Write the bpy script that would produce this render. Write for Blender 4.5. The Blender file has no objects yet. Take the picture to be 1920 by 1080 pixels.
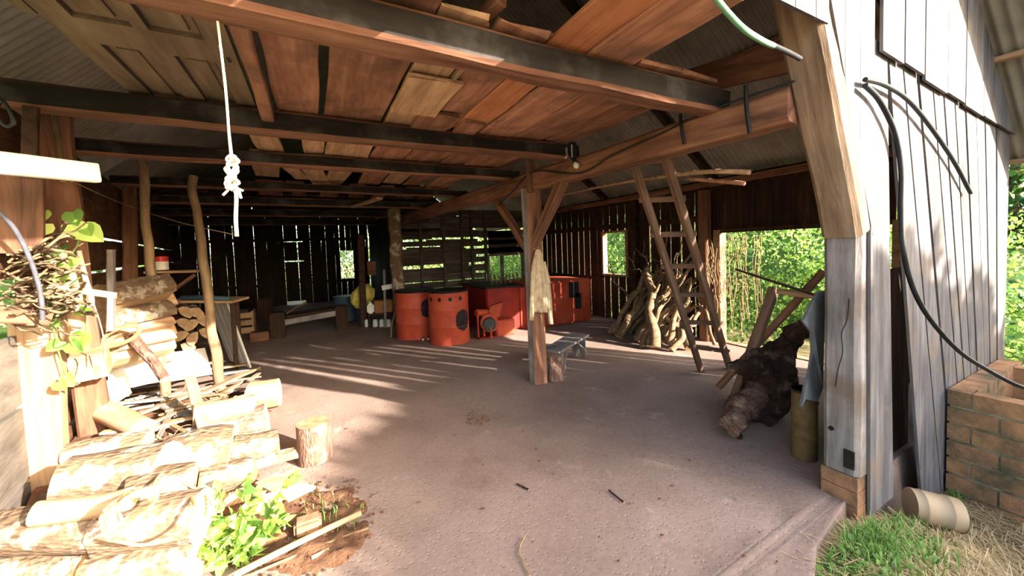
import bpy, bmesh, math, random
from mathutils import Vector, Matrix, noise
random.seed(7)
S = bpy.context.scene
COL = S.collection
PI = math.pi
# ---------------------------------------------------------------- camera model
FPX, PPX, PPY = 708.0, 960.0, 495.0
YAW, PITCH, ROLL, EYE = math.radians(27.6), math.radians(2.6), math.radians(2.0), 1.6
fw = Vector((math.sin(YAW)*math.cos(PITCH), math.cos(YAW)*math.cos(PITCH), -math.sin(PITCH)))
r0 = Vector((math.cos(YAW), -math.sin(YAW), 0)); u0 = r0.cross(fw)
RT = r0*math.cos(ROLL) - u0*math.sin(ROLL); UP = RT.cross(fw)
CAM = Vector((0, 0, EYE))
def ray(px, py): return fw + RT*((px-PPX)/FPX) - UP*((py-PPY)/FPX)
def on(px, py, X=None, Y=None, Z=None):
    d = ray(px, py)
    t = (X/d.x) if X is not None else (Y/d.y) if Y is not None else ((Z-EYE)/d.z)
    return CAM + d*t
WL0, WLS = -0.9, -0.19          # the left wall runs along X = WL0 + WLS*Y
def wl(Y): return WL0 + WLS*Y
def onl(px, py, off=0.0):
    d = ray(px, py); t = (WL0+off)/(d.x - WLS*d.y); return CAM + d*t
cd = bpy.data.cameras.new('camera'); cam = bpy.data.objects.new('camera', cd); COL.objects.link(cam)
cd.sensor_fit = 'HORIZONTAL'; cd.sensor_width = 36; cd.lens = FPX/1920*36
cd.shift_y = -(540-PPY)/1920; cd.clip_start = .02; cd.clip_end = 300
cam.matrix_world = Matrix((RT, UP, -fw)).transposed().to_4x4(); cam.location = CAM
S.camera = cam
# ---------------------------------------------------------------- materials
SAT = .78                       # weathering: how much colour the woods and the soil keep
def lin(h):
    h = h.lstrip('#'); c = [int(h[i:i+2], 16)/255 for i in (0, 2, 4)]
    if SAT != 1:
        y = .3*c[0]+.59*c[1]+.11*c[2]; c = [y+(x-y)*SAT for x in c]
    return tuple((x/12.92 if x <= .04045 else ((x+.055)/1.055)**2.4) for x in c) + (1,)
class NT:
    def __init__(s, name):
        s.m = bpy.data.materials.new(name); s.m.use_nodes = True
        s.t = s.m.node_tree; s.t.nodes.clear()
        s.out = s.n('ShaderNodeOutputMaterial'); s.b = s.n('ShaderNodeBsdfPrincipled')
        s.l(s.b.outputs[0], s.out.inputs[0]); s.b.inputs['Specular IOR Level'].default_value = .25
    def n(s, t, **k):
        x = s.t.nodes.new(t)
        for a, v in k.items(): setattr(x, a, v)
        return x
    def l(s, a, b): s.t.links.new(a, b)
    def coord(s, sc, kind='Object'):
        c = s.n('ShaderNodeTexCoord'); mp = s.n('ShaderNodeMapping'); mp.inputs['Scale'].default_value = sc
        s.l(c.outputs[kind], mp.inputs[0]); return mp.outputs[0]
    def noise(s, v, scale, detail=4, rough=.6, dist=0):
        x = s.n('ShaderNodeTexNoise'); x.inputs['Scale'].default_value = scale; x.inputs['Detail'].default_value = detail
        x.inputs['Roughness'].default_value = rough; x.inputs['Distortion'].default_value = dist
        if v is not None: s.l(v, x.inputs['Vector'])
        return x.outputs[0]
    def ramp(s, f, stops):
        r = s.n('ShaderNodeValToRGB'); e = r.color_ramp.elements
        while len(e) < len(stops): e.new(.5)
        for i, (p, c) in enumerate(stops): e[i].position = p; e[i].color = lin(c) if isinstance(c, str) else (c, c, c, 1)
        s.l(f, r.inputs[0]); return r.outputs[0]
    def mix(s, f, a, b, mode='MIX'):
        x = s.n('ShaderNodeMix', data_type='RGBA', blend_type=mode)
        if isinstance(f, (int, float)): x.inputs[0].default_value = f
        else: s.l(f, x.inputs[0])
        for v, i in ((a, 6), (b, 7)):
            if isinstance(v, str): x.inputs[i].default_value = lin(v)
            elif isinstance(v, tuple): x.inputs[i].default_value = v
            else: s.l(v, x.inputs[i])
        return x.outputs[2]
    def rnd(s, island=False):
        if island: return s.n('ShaderNodeNewGeometry').outputs['Random Per Island']
        return s.n('ShaderNodeObjectInfo').outputs['Random']
    def bump(s, h, st=.3, d=.01):
        b = s.n('ShaderNodeBump'); b.inputs['Strength'].default_value = st; b.inputs['Distance'].default_value = d
        s.l(h, b.inputs['Height']); s.l(b.outputs[0], s.b.inputs['Normal'])
    def col(s, c): s.l(c, s.b.inputs['Base Color'])
    def set(s, **k):
        for a, v in k.items(): s.b.inputs[a.replace('_', ' ')].default_value = v
        return s
def wood(name, c0, c1, c2, axis=0, island=False, var=(.72, 1.25), rough=.85, scale=9, tint=None):
    m = NT(name); sc = [scale]*3; sc[axis] = .9
    v = m.coord(sc)
    if island:
        r = m.rnd(True); a = m.n('ShaderNodeVectorMath', operation='ADD'); sc2 = m.n('ShaderNodeVectorMath', operation='SCALE')
        cmb = m.n('ShaderNodeCombineXYZ'); [m.l(r, cmb.inputs[i]) for i in range(3)]
        m.l(cmb.outputs[0], sc2.inputs[0]); sc2.inputs['Scale'].default_value = 40
        m.l(v, a.inputs[0]); m.l(sc2.outputs[0], a.inputs[1]); v = a.outputs[0]
    f = m.noise(v, 1.6, 6, .65, .4)
    c = m.ramp(f, [(.28, c0), (.5, c1), (.72, c2)])
    big = m.noise(m.coord((1, 1, 1)), 2.3, 3)
    c = m.mix(.55, c, m.ramp(big, [(.3, .45), (.7, 1.0)]), 'MULTIPLY')
    if tint: c = m.mix(m.ramp(m.noise(m.coord((1, 1, 1)), 3.1, 4), [(.5, 0.0), (.68, .8)]), c, tint)
    mp = m.n('ShaderNodeMapRange'); m.l(m.rnd(island), mp.inputs[0]); mp.inputs[3].default_value = var[0]; mp.inputs[4].default_value = var[1]
    cc = m.n('ShaderNodeCombineXYZ'); [m.l(mp.outputs[0], cc.inputs[i]) for i in range(3)]
    c = m.mix(1.0, c, cc.outputs[0], 'MULTIPLY'); m.col(c)
    m.bump(m.noise(v, 3.2, 5), .5, .012); m.set(Roughness=rough); return m.m
M = {}
M['beam'] = wood('old brown beam wood', '4c2e20', '805038', '9c6c4e')
M['soot'] = wood('soot black wood', '14100e', '221a16', '332a25', tint='4a4643')  # near-black wood for crossbeam fronts, bolt hole, notch and crack
M['plank'] = wood('brown loft wood', '784a38', 'ac6e4e', 'c88e6c', var=(.62, 1.25), tint='684838')
SAT = 1
M['orange'] = wood('orange sawn wood', '94583a', 'b07450', 'c08860', var=(.9, 1.1))
SAT = .78
M['pale'] = wood('pale sawn wood', '8a6040', 'b58a62', 'cfa880', var=(.75, 1.2))
M['grey'] = wood('weathered grey wood', '5c5858', '868080', 'a49e9a', var=(.8, 1.15), tint='6d5a49')
M['wallgrey'] = wood('weathered grey wall boards', '403e42', '625e62', '7e7a7a', axis=2, island=True, var=(.8, 1.12), tint='75624f')
M['wallfront'] = wood('weathered level boards', '4e453e', '6a5f56', '82766a', axis=1, island=True, var=(.8, 1.15))
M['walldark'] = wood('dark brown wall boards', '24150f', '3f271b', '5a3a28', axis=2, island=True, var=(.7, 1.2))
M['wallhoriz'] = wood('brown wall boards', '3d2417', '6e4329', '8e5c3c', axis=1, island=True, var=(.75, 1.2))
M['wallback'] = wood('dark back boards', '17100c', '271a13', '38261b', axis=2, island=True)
M['oldbrace'] = wood('worn grey brown timber', '54402f', '84684f', 'a08a72', tint='6a5a4c')
M['slat'] = wood('grey brown slats', '3a2c24', '5e5048', '7d7168', axis=0, island=True, var=(.7, 1.2))
M['door'] = wood('old painted door wood', '4a3a2c', '6c5642', '7e6852', axis=1, var=(.95, 1.05), scale=7)
M['split'] = wood('freshly split wood', '80603e', 'a8835a', 'c2a27a', var=(.8, 1.15))
M['branch'] = wood('dry branch bark', '58442f', '86694a', 'a88a64', var=(.7, 1.2))
M['rail'] = wood('ladder wood', '54392a', '82604a', 'a08068', var=(.9, 1.1))
SAT = 1
def bark(name, a, b, c, lich):
    m = NT(name); v = m.coord((1.6, 4, 4))
    f = m.noise(v, 5, 8, .7, .6); col = m.ramp(f, [(.3, a), (.5, b), (.7, c)])
    l = m.noise(m.coord((1, 1, 1)), 6.5, 5, .6)
    col = m.mix(m.ramp(l, [(.55, 0.0), (.64, .85)]), col, lich)
    mp = m.n('ShaderNodeMapRange'); m.l(m.rnd(), mp.inputs[0]); mp.inputs[3].default_value = .75; mp.inputs[4].default_value = 1.2
    cc = m.n('ShaderNodeCombineXYZ'); [m.l(mp.outputs[0], cc.inputs[i]) for i in range(3)]
    m.col(m.mix(1.0, col, cc.outputs[0], 'MULTIPLY'))
    vo = m.n('ShaderNodeTexVoronoi'); vo.inputs['Scale'].default_value = 14; m.l(v, vo.inputs['Vector'])
    ad = m.n('ShaderNodeMath', operation='ADD'); m.l(vo.outputs[0], ad.inputs[0]); m.l(f, ad.inputs[1])
    m.bump(ad.outputs[0], .7, .02); m.set(Roughness=.95); return m.m
M['bark'] = bark('lichen spotted bark', '4c3c2e', '6e5a48', '86705c', 'aca294')
M['barkdark'] = bark('dark red bark', '4a342c', '6c5146', '8c7063', '8c7a6e')
M['root'] = bark('dark root bark', '1d130f', '35241c', '4c362b', '6a5a50')
def endgrain(name, a, b):
    m = NT(name); v = m.coord((0, 1, 1))
    w = m.n('ShaderNodeTexWave', wave_type='RINGS', rings_direction='X'); w.inputs['Scale'].default_value = 16; w.inputs['Distortion'].default_value = 3
    m.l(v, w.inputs['Vector']); m.col(m.ramp(w.outputs[1], [(.2, a), (.8, b)])); m.set(Roughness=.9); return m.m
M['end'] = endgrain('cut end grain', 'b08a5c', 'd8b88c')
M['endgrey'] = endgrain('old cut end grain', '7e6c58', 'a89880')
def soil():
    m = NT('packed red soil'); v = m.coord((1, 1, 1), 'Object')
    big = m.noise(v, .55, 5, .6); c = m.ramp(big, [(.3, '78625a'), (.5, '947a6e'), (.7, 'a68c82')])
    fine = m.noise(v, 38, 6, .7); c = m.mix(.45, c, m.ramp(fine, [(.3, .45), (.65, 1.0)]), 'MULTIPLY')
    ash = m.noise(v, 2.1, 6, .7, .3); c = m.mix(m.ramp(ash, [(.6, 0.0), (.74, .5)]), c, 'bcb2ac')
    dk = m.noise(v, 1.3, 5, .65, .8); c = m.mix(m.ramp(dk, [(.58, 0.0), (.75, .45)]), c, '5a3a2d')
    m.col(c); vo = m.n('ShaderNodeTexVoronoi'); vo.inputs['Scale'].default_value = 34; m.l(v, vo.inputs['Vector'])
    pit = m.ramp(vo.outputs[0], [(.12, 0.0), (.34, 1.0)])
    ad = m.n('ShaderNodeMath', operation='ADD'); m.l(pit, ad.inputs[0]); m.l(fine, ad.inputs[1])
    m.bump(ad.outputs[0], .3, .010); m.set(Roughness=.95); return m.m
SAT = .8
M['soil'] = soil()
SAT = 1
def flat(name, a, b, scale=6, rough=.8, metal=0, bump=.2, spec=None):
    m = NT(name); f = m.noise(m.coord((1, 1, 1)), scale, 6, .65); m.col(m.ramp(f, [(.35, a), (.65, b)])); m.set(Roughness=rough, Metallic=metal)
    if bump: m.bump(m.noise(m.coord((1, 1, 1)), scale*4, 5), bump, .01)
    return m.m
M['dirt'] = flat('dark loose dirt', '4e3527', '7a5842', 14, .95, 0, .8)
M['ground'] = flat('grassy ground', '5b5638', '8b7a5a', 3, .95, 0, .6)
M['hill'] = flat('green hillside', '26360f', '4c6420', 1.5, .95, 0, .5)
M['black'] = flat('black rubber', '15171a', '24282c', 9, .45, 0, 0)
M['hosegreen'] = flat('green hose', '4f7a5c', '6f9a7c', 9, .35, 0, 0)
M['hosegrey'] = flat('dusty grey hose', '34343a', '50505a', 9, .7, 0, 0)
M['wire'] = flat('dull wire', '6e6660', '96908a', 20, .5, .3, 0)
M['iron'] = flat('black iron', '141314', '2a2728', 10, .6, .3, .2)
M['cord'] = flat('brown rope fibre', 'a8754a', 'd3a678', 40, .95, 0, .4)
M['ropepale'] = flat('pale rope fibre', 'c9b7a0', 'e6d9c6', 40, .95, 0, .4)
M['white'] = flat('chalky white sheet', 'd8d2c6', 'f0ece4', 5, .7, 0, .1)
M['cream'] = flat('cream plastic sheet', 'd9c890', 'efe3b8', 5, .6, 0, .1)
M['greymetal'] = flat('dull galvanised sheet', '666a70', '8c9094', 6, .5, .35, .2)
M['cloth'] = flat('dusty pale cloth', '9c8468', 'c9b598', 9, .95, 0, .3)
M['blueplastic'] = flat('dark blue plastic', '2c3e4c', '44596a', 4, .5, 0, 0)
M['yellowsack'] = flat('yellow woven sack', 'a89a3c', 'cfc06a', 8, .7, 0, .3)
M['card'] = flat('brown cardboard', '8a5d3a', 'a8754c', 5, .85, 0, .1)
M['moss'] = flat('mossy old brick', '4a4434', '9c7252', 4, .95, 0, .9)
M['brick'] = flat('orange clay brick', '5e4c3c', 'a6785a', 5, .95, 0, .9)
M['mortar'] = flat('mossy mortar', '4c4a3a', '8a8470', 7, .95, 0, .6)
M['redcan'] = flat('red tin paint', 'b02424', 'c83434', 5, .4, 0, 0)
M['glass'] = flat('cloudy glass', 'b8c0b8', 'd8dcd4', 5, .15, 0, 0)
def paint():
    m = NT('scorched red paint'); v = m.coord((1, 1, 1))
    c = m.ramp(m.noise(v, 3, 5, .6), [(.3, '8e3422'), (.55, 'a84630'), (.75, 'ac5a38')])
    c = m.mix(m.ramp(m.noise(v, 1.8, 5, .6, .4), [(.55, 0.0), (.72, .6)]), c, '8a3c1c')
    m.col(c); m.set(Roughness=.55); m.bump(m.noise(v, 20, 4), .15, .005); return m.m
M['red'] = paint()
M['darkred'] = flat('dark red paint', '6e1710', '8e2018', 4, .55, 0, .15)
M['scorch'] = flat('black scorch', '161316', '2e282c', 9, .9, 0, .1)
def corr(name, a, b, rust, amt=.58):
    m = NT(name); v = m.coord((1, 1, 1)); c = m.ramp(m.noise(v, 2.5, 6), [(.3, a), (.7, b)])
    c = m.mix(m.ramp(m.noise(v, 1.1, 6, .7), [(amt, 0.0), (amt+.15, .8)]), c, rust); m.col(c)
    m.set(Roughness=.6, Metallic=.15); m.bump(m.noise(v, 30, 3), .1, .004); return m.m
M['tin'] = corr('weathered corrugated sheet', '706e66', '96928a', '54463a')
M['panel'] = corr('pale ribbed panel', 'a9aba9', 'd0d0ca', '8a7058', .66)
M['rustcan'] = corr('rusty yellow tin', '5e4c30', '846e48', '2c201a', .42)
M['oldcan'] = corr('rusty beige tin', '94806a', 'b09c80', '6a4830', .52)
def leaf(name, a, b, c, tr=.45):
    m = NT(name); r = m.rnd(True); col = m.ramp(r, [(0, a), (.5, b), (1, c)])
    m.col(col); m.set(Roughness=.5); t = m.n('ShaderNodeBsdfTranslucent'); m.l(col, t.inputs[0])
    mx = m.n('ShaderNodeMixShader'); mx.inputs[0].default_value = tr
    m.l(m.b.outputs[0], mx.inputs[1]); m.l(t.outputs[0], mx.inputs[2]); m.l(mx.outputs[0], m.out.inputs[0]); return m.m
M['leaf'] = leaf('bright green leaf', '769e40', 'a8c860', 'd2e28c')
M['leafmid'] = leaf('mid green leaf', '4a7234', '72984a', '9cb868')
M['leafdark'] = leaf('dark green leaf', '20402a', '3a5e3c', '587c54')
M['straw'] = leaf('dry straw', '8a7550', 'b39c74', 'd0bd98', .2)
M['grass'] = leaf('green grass blade', '4c7434', '6e9648', '98b46c', .35)
M['vine'] = flat('dry vine', '7a6248', 'a58c6c', 20, .9, 0, .2)
# ---------------------------------------------------------------- mesh helpers
class MB:
    def __init__(s): s.v = []; s.f = []; s.mi = []; s.sm = []
    def add(s, vs, fs, mi=0, smooth=False):
        o = len(s.v); s.v += [tuple(x) for x in vs]
        for i, f in enumerate(fs):
            s.f.append(tuple(o+k for k in f)); s.mi.append(mi[i] if isinstance(mi, list) else mi); s.sm.append(smooth)
        return s
    def box(s, lo, hi, mi=0, mat=None):
        x0, y0, z0 = lo; x1, y1, z1 = hi
        vs = [Vector(p) for p in ((x0,y0,z0),(x1,y0,z0),(x1,y1,z0),(x0,y1,z0),(x0,y0,z1),(x1,y0,z1),(x1,y1,z1),(x0,y1,z1))]
        if mat: vs = [mat @ p for p in vs]
        return s.add(vs, [(3,2,1,0),(4,5,6,7),(0,1,5,4),(1,2,6,5),(2,3,7,6),(3,0,4,7)], mi)
    def slab(s, quad, off, mi=0):
        q = [Vector(p) for p in quad]; b = [p+Vector(off) for p in q]
        n = len(q); fs = [tuple(range(n)), tuple(range(2*n-1, n-1, -1))] + [(i, i+n, (i+1) % n + n, (i+1) % n) for i in range(n)]
        return s.add(q+b, fs, mi)
    def tube(s, pts, rad, seg=8, mi=0, cap=None, nz=0.0, nsc=4.0, squash=1.0, seed=0.0):
        pts = [Vector(p) for p in pts]; n = len(pts)
        rad = rad if isinstance(rad, (list, tuple)) else [rad]*n
        vs = []; ref = None
        for i, p in enumerate(pts):
            t = (pts[min(i+1, n-1)]-pts[max(i-1, 0)]).normalized()
            if ref is None: ref = Vector((0, 0, 1)) if abs(t.z) < .9 else Vector((1, 0, 0))
            a = (ref - t*ref.dot(t)).normalized(); b = t.cross(a); ref = a
            for k in range(seg):
                w = 2*PI*k/seg; d = a*math.cos(w)*squash + b*math.sin(w)
                r = rad[i]
                if nz: r *= 1 + nz*noise.noise(Vector((p.x*nsc+seed+d.x*1.3, p.y*nsc+d.y*1.3, p.z*nsc+d.z*1.3)))
                vs.append(p+d*r)
        fs = [(i*seg+k, i*seg+(k+1) % seg, (i+1)*seg+(k+1) % seg, (i+1)*seg+k) for i in range(n-1) for k in range(seg)]
        s.add(vs, fs, mi, True)
        if cap is not None:
            o = len(s.v); s.add(vs[:seg], [tuple(range(seg-1, -1, -1))], cap); s.add(vs[-seg:], [tuple(range(seg))], cap)
        return s
    def build(s, name, mats, parent=None, mw=None, recenter=True):
        me = bpy.data.meshes.new(name)
        mats = mats if isinstance(mats, (list, tuple)) else [mats]
        vs = s.v; loc = Vector((0, 0, 0))
        if mw is None and recenter and vs:
            xs = [p[0] for p in vs]; ys = [p[1] for p in vs]; zs = [p[2] for p in vs]
            loc = Vector(((min(xs)+max(xs))/2, (min(ys)+max(ys))/2, min(zs)))
            vs = [(p[0]-loc.x, p[1]-loc.y, p[2]-loc.z) for p in vs]
        me.from_pydata(vs, [], s.f)
        for m in mats: me.materials.append(M[m] if isinstance(m, str) else m)
        me.polygons.foreach_set('material_index', s.mi); me.polygons.foreach_set('use_smooth', s.sm); me.update()
        o = bpy.data.objects.new(name, me); COL.objects.link(o)
        w = mw if mw is not None else Matrix.Translation(loc)
        if parent is not None:
            o.parent = parent; w = wm(parent).inverted() @ w
        o.matrix_basis = w
        return o
def wm(o): return (wm(o.parent) @ o.matrix_basis) if o.parent else o.matrix_basis.copy()
def empty(name, loc, rz=0):
    o = bpy.data.objects.new(name, None); COL.objects.link(o); o.empty_display_size = .1
    o.matrix_basis = Matrix.Translation(Vector(loc)) @ Matrix.Rotation(rz, 4, 'Z'); return o
def tag(o, label=None, cat=None, group=None, kind=None):
    if label: o['label'] = label
    if cat: o['category'] = cat
    if group: o['group'] = group
    if kind: o['kind'] = kind
    return o
def frame(a, b, up=(0, 0, 1), roll=0.0):
    a = Vector(a); b = Vector(b); x = (b-a); L = x.length; x.normalize()
    u = Vector(up); 
    if abs(x.dot(u)) > .97: u = Vector((0, 1, 0))
    y = u.cross(x).normalized(); z = x.cross(y)
    m = Matrix((x, y, z)).transposed().to_4x4(); m.translation = a
    return m @ Matrix.Rotation(roll, 4, 'X'), L
def timber_mb(L, w, h, rough=.006, bow=0.0, taper=0.0, seed=0, soot=None, ragged=0.0, step=.18):
    """sawn or hewn timber along local +X, centred on the axis; soot: local side (+y,-y) that takes slot 1"""
    mb = MB(); n = max(3, int(L/step)); c = min(w, h)*.14
    prof = [(-w/2+c, -h/2), (w/2-c, -h/2), (w/2, -h/2+c), (w/2, h/2-c), (w/2-c, h/2), (-w/2+c, h/2), (-w/2, h/2-c), (-w/2, -h/2+c)]
    rows = []
    for i in range(n+1):
        t = i/n; s = 1-taper*t; row = []
        for j, (y, z) in enumerate(prof):
            q = Vector((t*L*2.2+seed*7.3, y*9+seed, z*9))
            e = 0
            if ragged and i in (0, n): e = ragged*noise.noise(Vector((j*1.7+seed, y*20, i)))*(1 if i else -1)
            row.append((t*L+e, y*s+rough*noise.noise(q), z*s+rough*noise.noise(q+Vector((9, 3, 1)))+bow*math.sin(PI*t)))
        rows.append(row)
    vs = [p for r in rows for p in r]; fs = []; mi = []
    for i in range(n):
        for k in range(8):
            fs.append((i*8+k, i*8+(k+1) % 8, (i+1)*8+(k+1) % 8, (i+1)*8+k))
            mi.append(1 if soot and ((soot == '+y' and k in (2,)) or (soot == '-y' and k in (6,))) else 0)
    fs.append(tuple(range(7, -1, -1))); fs.append(tuple(n*8+k for k in range(8))); mi += [0, 0]
    return mb.add(vs, fs, mi)
_sd = [0]
def timber(name, a, b, w, h, mat, label=None, cat=None, group=None, up=(0, 0, 1), roll=0.0, parent=None, **k):
    _sd[0] += 1; m, L = frame(a, b, up, roll)
    mats = [mat] if isinstance(mat, str) else list(mat)
    o = timber_mb(L, w, h, seed=_sd[0], **k).build(name, mats, parent, m)
    return tag(o, label, cat, group)
def log(name, a, b, r, mat='bark', end='end', label=None, cat='firewood log', group=None, r2=None, bend=.02, seg=14, nz=.16, parent=None, squash=1.0, kink=0.0):
    _sd[0] += 1; sd = _sd[0]; m, L = frame(a, b); n = max(4, int(L/.07)); r2 = r2 or r
    pts = []; rad = []
    for i in range(n+1):
        t = i/n
        pts.append((L*t, bend*math.sin(PI*t)*math.cos(sd) + kink*noise.noise(Vector((t*L*3, sd, 0))), bend*math.sin(PI*t)*math.sin(sd*1.3) + kink*noise.noise(Vector((t*L*3, sd, 7))))); rad.append(r+(r2-r)*t)
    o = MB().tube(pts, rad, seg, 0, 1, nz, 3.5, squash, sd*3.1).build(name, [mat, end], parent, m)
    return tag(o, label, cat, group)
def wedge(name, a, b, r, mat='bark', label=None, cat='firewood log', group=None, roll=0.0, parent=None):
    """a split log: half round section"""
    _sd[0] += 1; sd = _sd[0]; m, L = frame(a, b, roll=roll); n = 6
    prof = [(math.cos(w)*r, math.sin(w)*r) for w in [0, .5, 1.05, 1.57, 2.1, 2.64, PI]] + [(-.35*r, -.25*r), (.3*r, -.3*r)]
    K = len(prof); vs = []; fs = []; mi = []
    for i in range(n+1):
        for j, (y, z) in enumerate(prof):
            q = noise.noise(Vector((i*.6+sd*5, j*.9, sd))); vs.append((L*i/n, y*(1+.1*q), z*(1+.12*q)))
    for i in range(n):
        for k in range(K):
            fs.append((i*K+k, i*K+(k+1) % K, (i+1)*K+(k+1) % K, (i+1)*K+k)); mi.append(0 if k < 6 else 1)
    fs += [tuple(range(K-1, -1, -1)), tuple(n*K+k for k in range(K))]; mi += [1, 1]
    return tag(MB().add(vs, fs, mi).build(name, [mat, 'split'], parent, m), label, cat, group)
def smooth_path(pts, n=6):
    pts = [Vector(p) for p in pts]; out = []
    for i in range(len(pts)-1):
        p0 = pts[max(i-1, 0)]; p1 = pts[i]; p2 = pts[i+1]; p3 = pts[min(i+2, len(pts)-1)]
        for k in range(n):
            t = k/n
            out.append(.5*((2*p1)+(p2-p0)*t+(2*p0-5*p1+4*p2-p3)*t*t+(3*p1-p0-3*p2+p3)*t**3))
    return out+[pts[-1]]
def cordobj(name, pts, r, mat, label, cat, group=None, seg=7, n=6, parent=None):
    return tag(MB().tube(smooth_path(pts, n), r, seg, 0, 0).build(name, mat, parent), label, cat, group)
def leaf_quad(mb, p, d, side, L, W, mi=0, fold=.25):
    up = d.cross(side)
    a = p; b = p+d*L*.45+side*W*.5+up*fold*W*.4; c = p+d*L; e = p+d*L*.45-side*W*.5+up*fold*W*.4; md = p+d*L*.5
    mb.add([a, b, c, e, md], [(0, 1, 4), (1, 2, 4), (2, 3, 4), (3, 0, 4)], mi)
def leaf_round(mb, p, d, side, L, W, mi=0, fold=.2, heart=.0):
    up = d.cross(side); R_ = []; ts = ((0, 0), (-heart, .30), (.12, .52), (.40, .56), (.72, .34), (1, 0))
    f = lambda t, w, s: p+d*(L*t)+side*(s*W*w)+up*(fold*W*abs(w))-up*(.12*L*t*t)
    mid_ = [f(t, 0, 1) for t in (0, .12, .40, .72, 1)]; o = [mid_[0], f(-heart, .30, 1), f(.12, .52, 1), f(.40, .56, 1), f(.72, .34, 1), mid_[4], f(.72, .34, -1), f(.40, .56, -1), f(.12, .52, -1), f(-heart, .30, -1), mid_[1], mid_[2], mid_[3]]
    mb.add(o, [(0, 1, 2, 10), (10, 2, 3, 11), (11, 3, 4, 12), (12, 4, 5), (0, 10, 8, 9), (10, 11, 7, 8), (11, 12, 6, 7), (12, 5, 6)], mi)
def rv(): 
    while True:
        v = Vector((random.uniform(-1, 1), random.uniform(-1, 1), random.uniform(-1, 1)))
        if .05 < v.length < 1: return v.normalized()
def add_leaf(mb, p, size, mi=0, bias=None, wr=.6, near=False):
    d = rv()
    if bias is not None: d = (d+Vector(bias)).normalized()
    s = d.cross(rv()); 
    if s.length < .05: s = d.orthogonal()
    s.normalize(); (leaf_round if near else leaf_quad)(mb, p, d, s, size, size*wr, mi)
# ================================================================ THE SETTING
def struct(o): o['kind'] = 'structure'; return o
def sstep(t): t = max(0, min(1, t)); return t*t*(3-2*t)
# floor: packed earth, its edge breaks off in front of the plank wall
def floor_x(y):                                   # right edge of the packed floor
    if y > 1.12: return 5.62
    return 2.0+.95*sstep((y-.90)/.2)
mb = MB(); nx, ny = 96, 150; ids = {}
X0, X1, Y0, Y1 = -4.2, 5.62, -1.6, 14.2
for j in range(ny+1):
    y = Y0+(Y1-Y0)*(j/ny)**1.35; xr = floor_x(y)
    for i in range(nx+1):
        x = X0+(xr-X0)*i/nx
        z = .010*noise.noise(Vector((x*.9, y*.9, 0)))+.005*noise.noise(Vector((x*4, y*4, 3)))-.006
        mb.v.append((x, y, z))
for j in range(ny):
    for i in range(nx):
        a = j*(nx+1)+i; mb.f.append((a, a+1, a+nx+2, a+nx+1)); mb.mi.append(0); mb.sm.append(True)
b0 = [(j*(nx+1)+nx) for j in range(ny+1)]
o0 = len(mb.v); mb.v += [(mb.v[k][0]+.03, mb.v[k][1]-.02, -.5) for k in b0]
for j in range(ny): mb.f.append((b0[j], o0+j, o0+j+1, b0[j+1])); mb.mi.append(0); mb.sm.append(False)
struct(mb.build('floor', 'soil', recenter=False))
def gz(x, y):                                     # outside ground
    z = -.03-.34*sstep((x-2.3)/1.5)
    if x < 0: z = -.04
    return z+.03*noise.noise(Vector((x*1.7, y*1.7, 5)))
mb = MB(); 
xs = [-60, -30, -15, -8, -4]+[-3+.5*k for k in range(10)]+[2+.12*k for k in range(34)]+[6.5, 7.5, 9, 12, 20, 40, 70]
ys = [-60, -30, -15, -8, -4]+[-3+.5*k for k in range(6)]+[.0+.1*k for k in range(14)]+[2, 4, 8, 14.5, 20, 30, 50, 80]
for y in ys:
    for x in xs:
        z = gz(x, y)
        if x < 1.9 or (x < 5.7 and y > 1.15): z = min(z, -.12)
        mb.v.append((x, y, z))
n = len(xs)
for j in range(len(ys)-1):
    for i in range(n-1):
        mb.f.append((j*n+i, j*n+i+1, (j+1)*n+i+1, (j+1)*n+i)); mb.mi.append(0); mb.sm.append(True)
struct(mb.build('ground', 'ground', recenter=False))
# corrugated roof, both slopes from the ridge
RX, EX, EZ, SL = 1.6, 5.7, 2.5, .75
def roofz(x): return EZ+SL*(EX-x)
RZ = roofz(RX)
mb = MB(); ys = [.42+.0127*k for k in range(1095)]
us = [0, .12, .25, .26, .4, .55, .56, .7, .85, 1.0]
for y in ys:
    for u in us:
        x = 6.06+(RX-6.06)*u; w = .011*math.sin(2*PI*y/.076)
        lap = .006 if u in (.25, .55) else 0
        mb.v.append((x+w*.6, y, roofz(x)+w*.8+lap))
k = len(us)
for j in range(len(ys)-1):
    for i in range(k-1): mb.f.append((j*k+i, j*k+i+1, (j+1)*k+i+1, (j+1)*k+i)); mb.mi.append(0); mb.sm.append(True)
o0 = len(mb.v)
for y in ys:
    e = wl(y)-.3
    for u in us:
        x = e+(RX-e)*u; w = .011*math.sin(2*PI*y/.076)
        mb.v.append((x-w*.6, y, 2.34+(RZ-2.34)*u+w*.8))
for j in range(len(ys)-1):
    for i in range(k-1): mb.f.append((o0+j*k+i+1, o0+j*k+i, o0+(j+1)*k+i, o0+(j+1)*k+i+1)); mb.mi.append(0); mb.sm.append(True)
struct(mb.build('roof', 'tin', recenter=False))
def leftroofz(x, y): e = wl(y)-.3; return 2.34+(RZ-2.34)*(x-e)/(RX-e)
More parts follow.
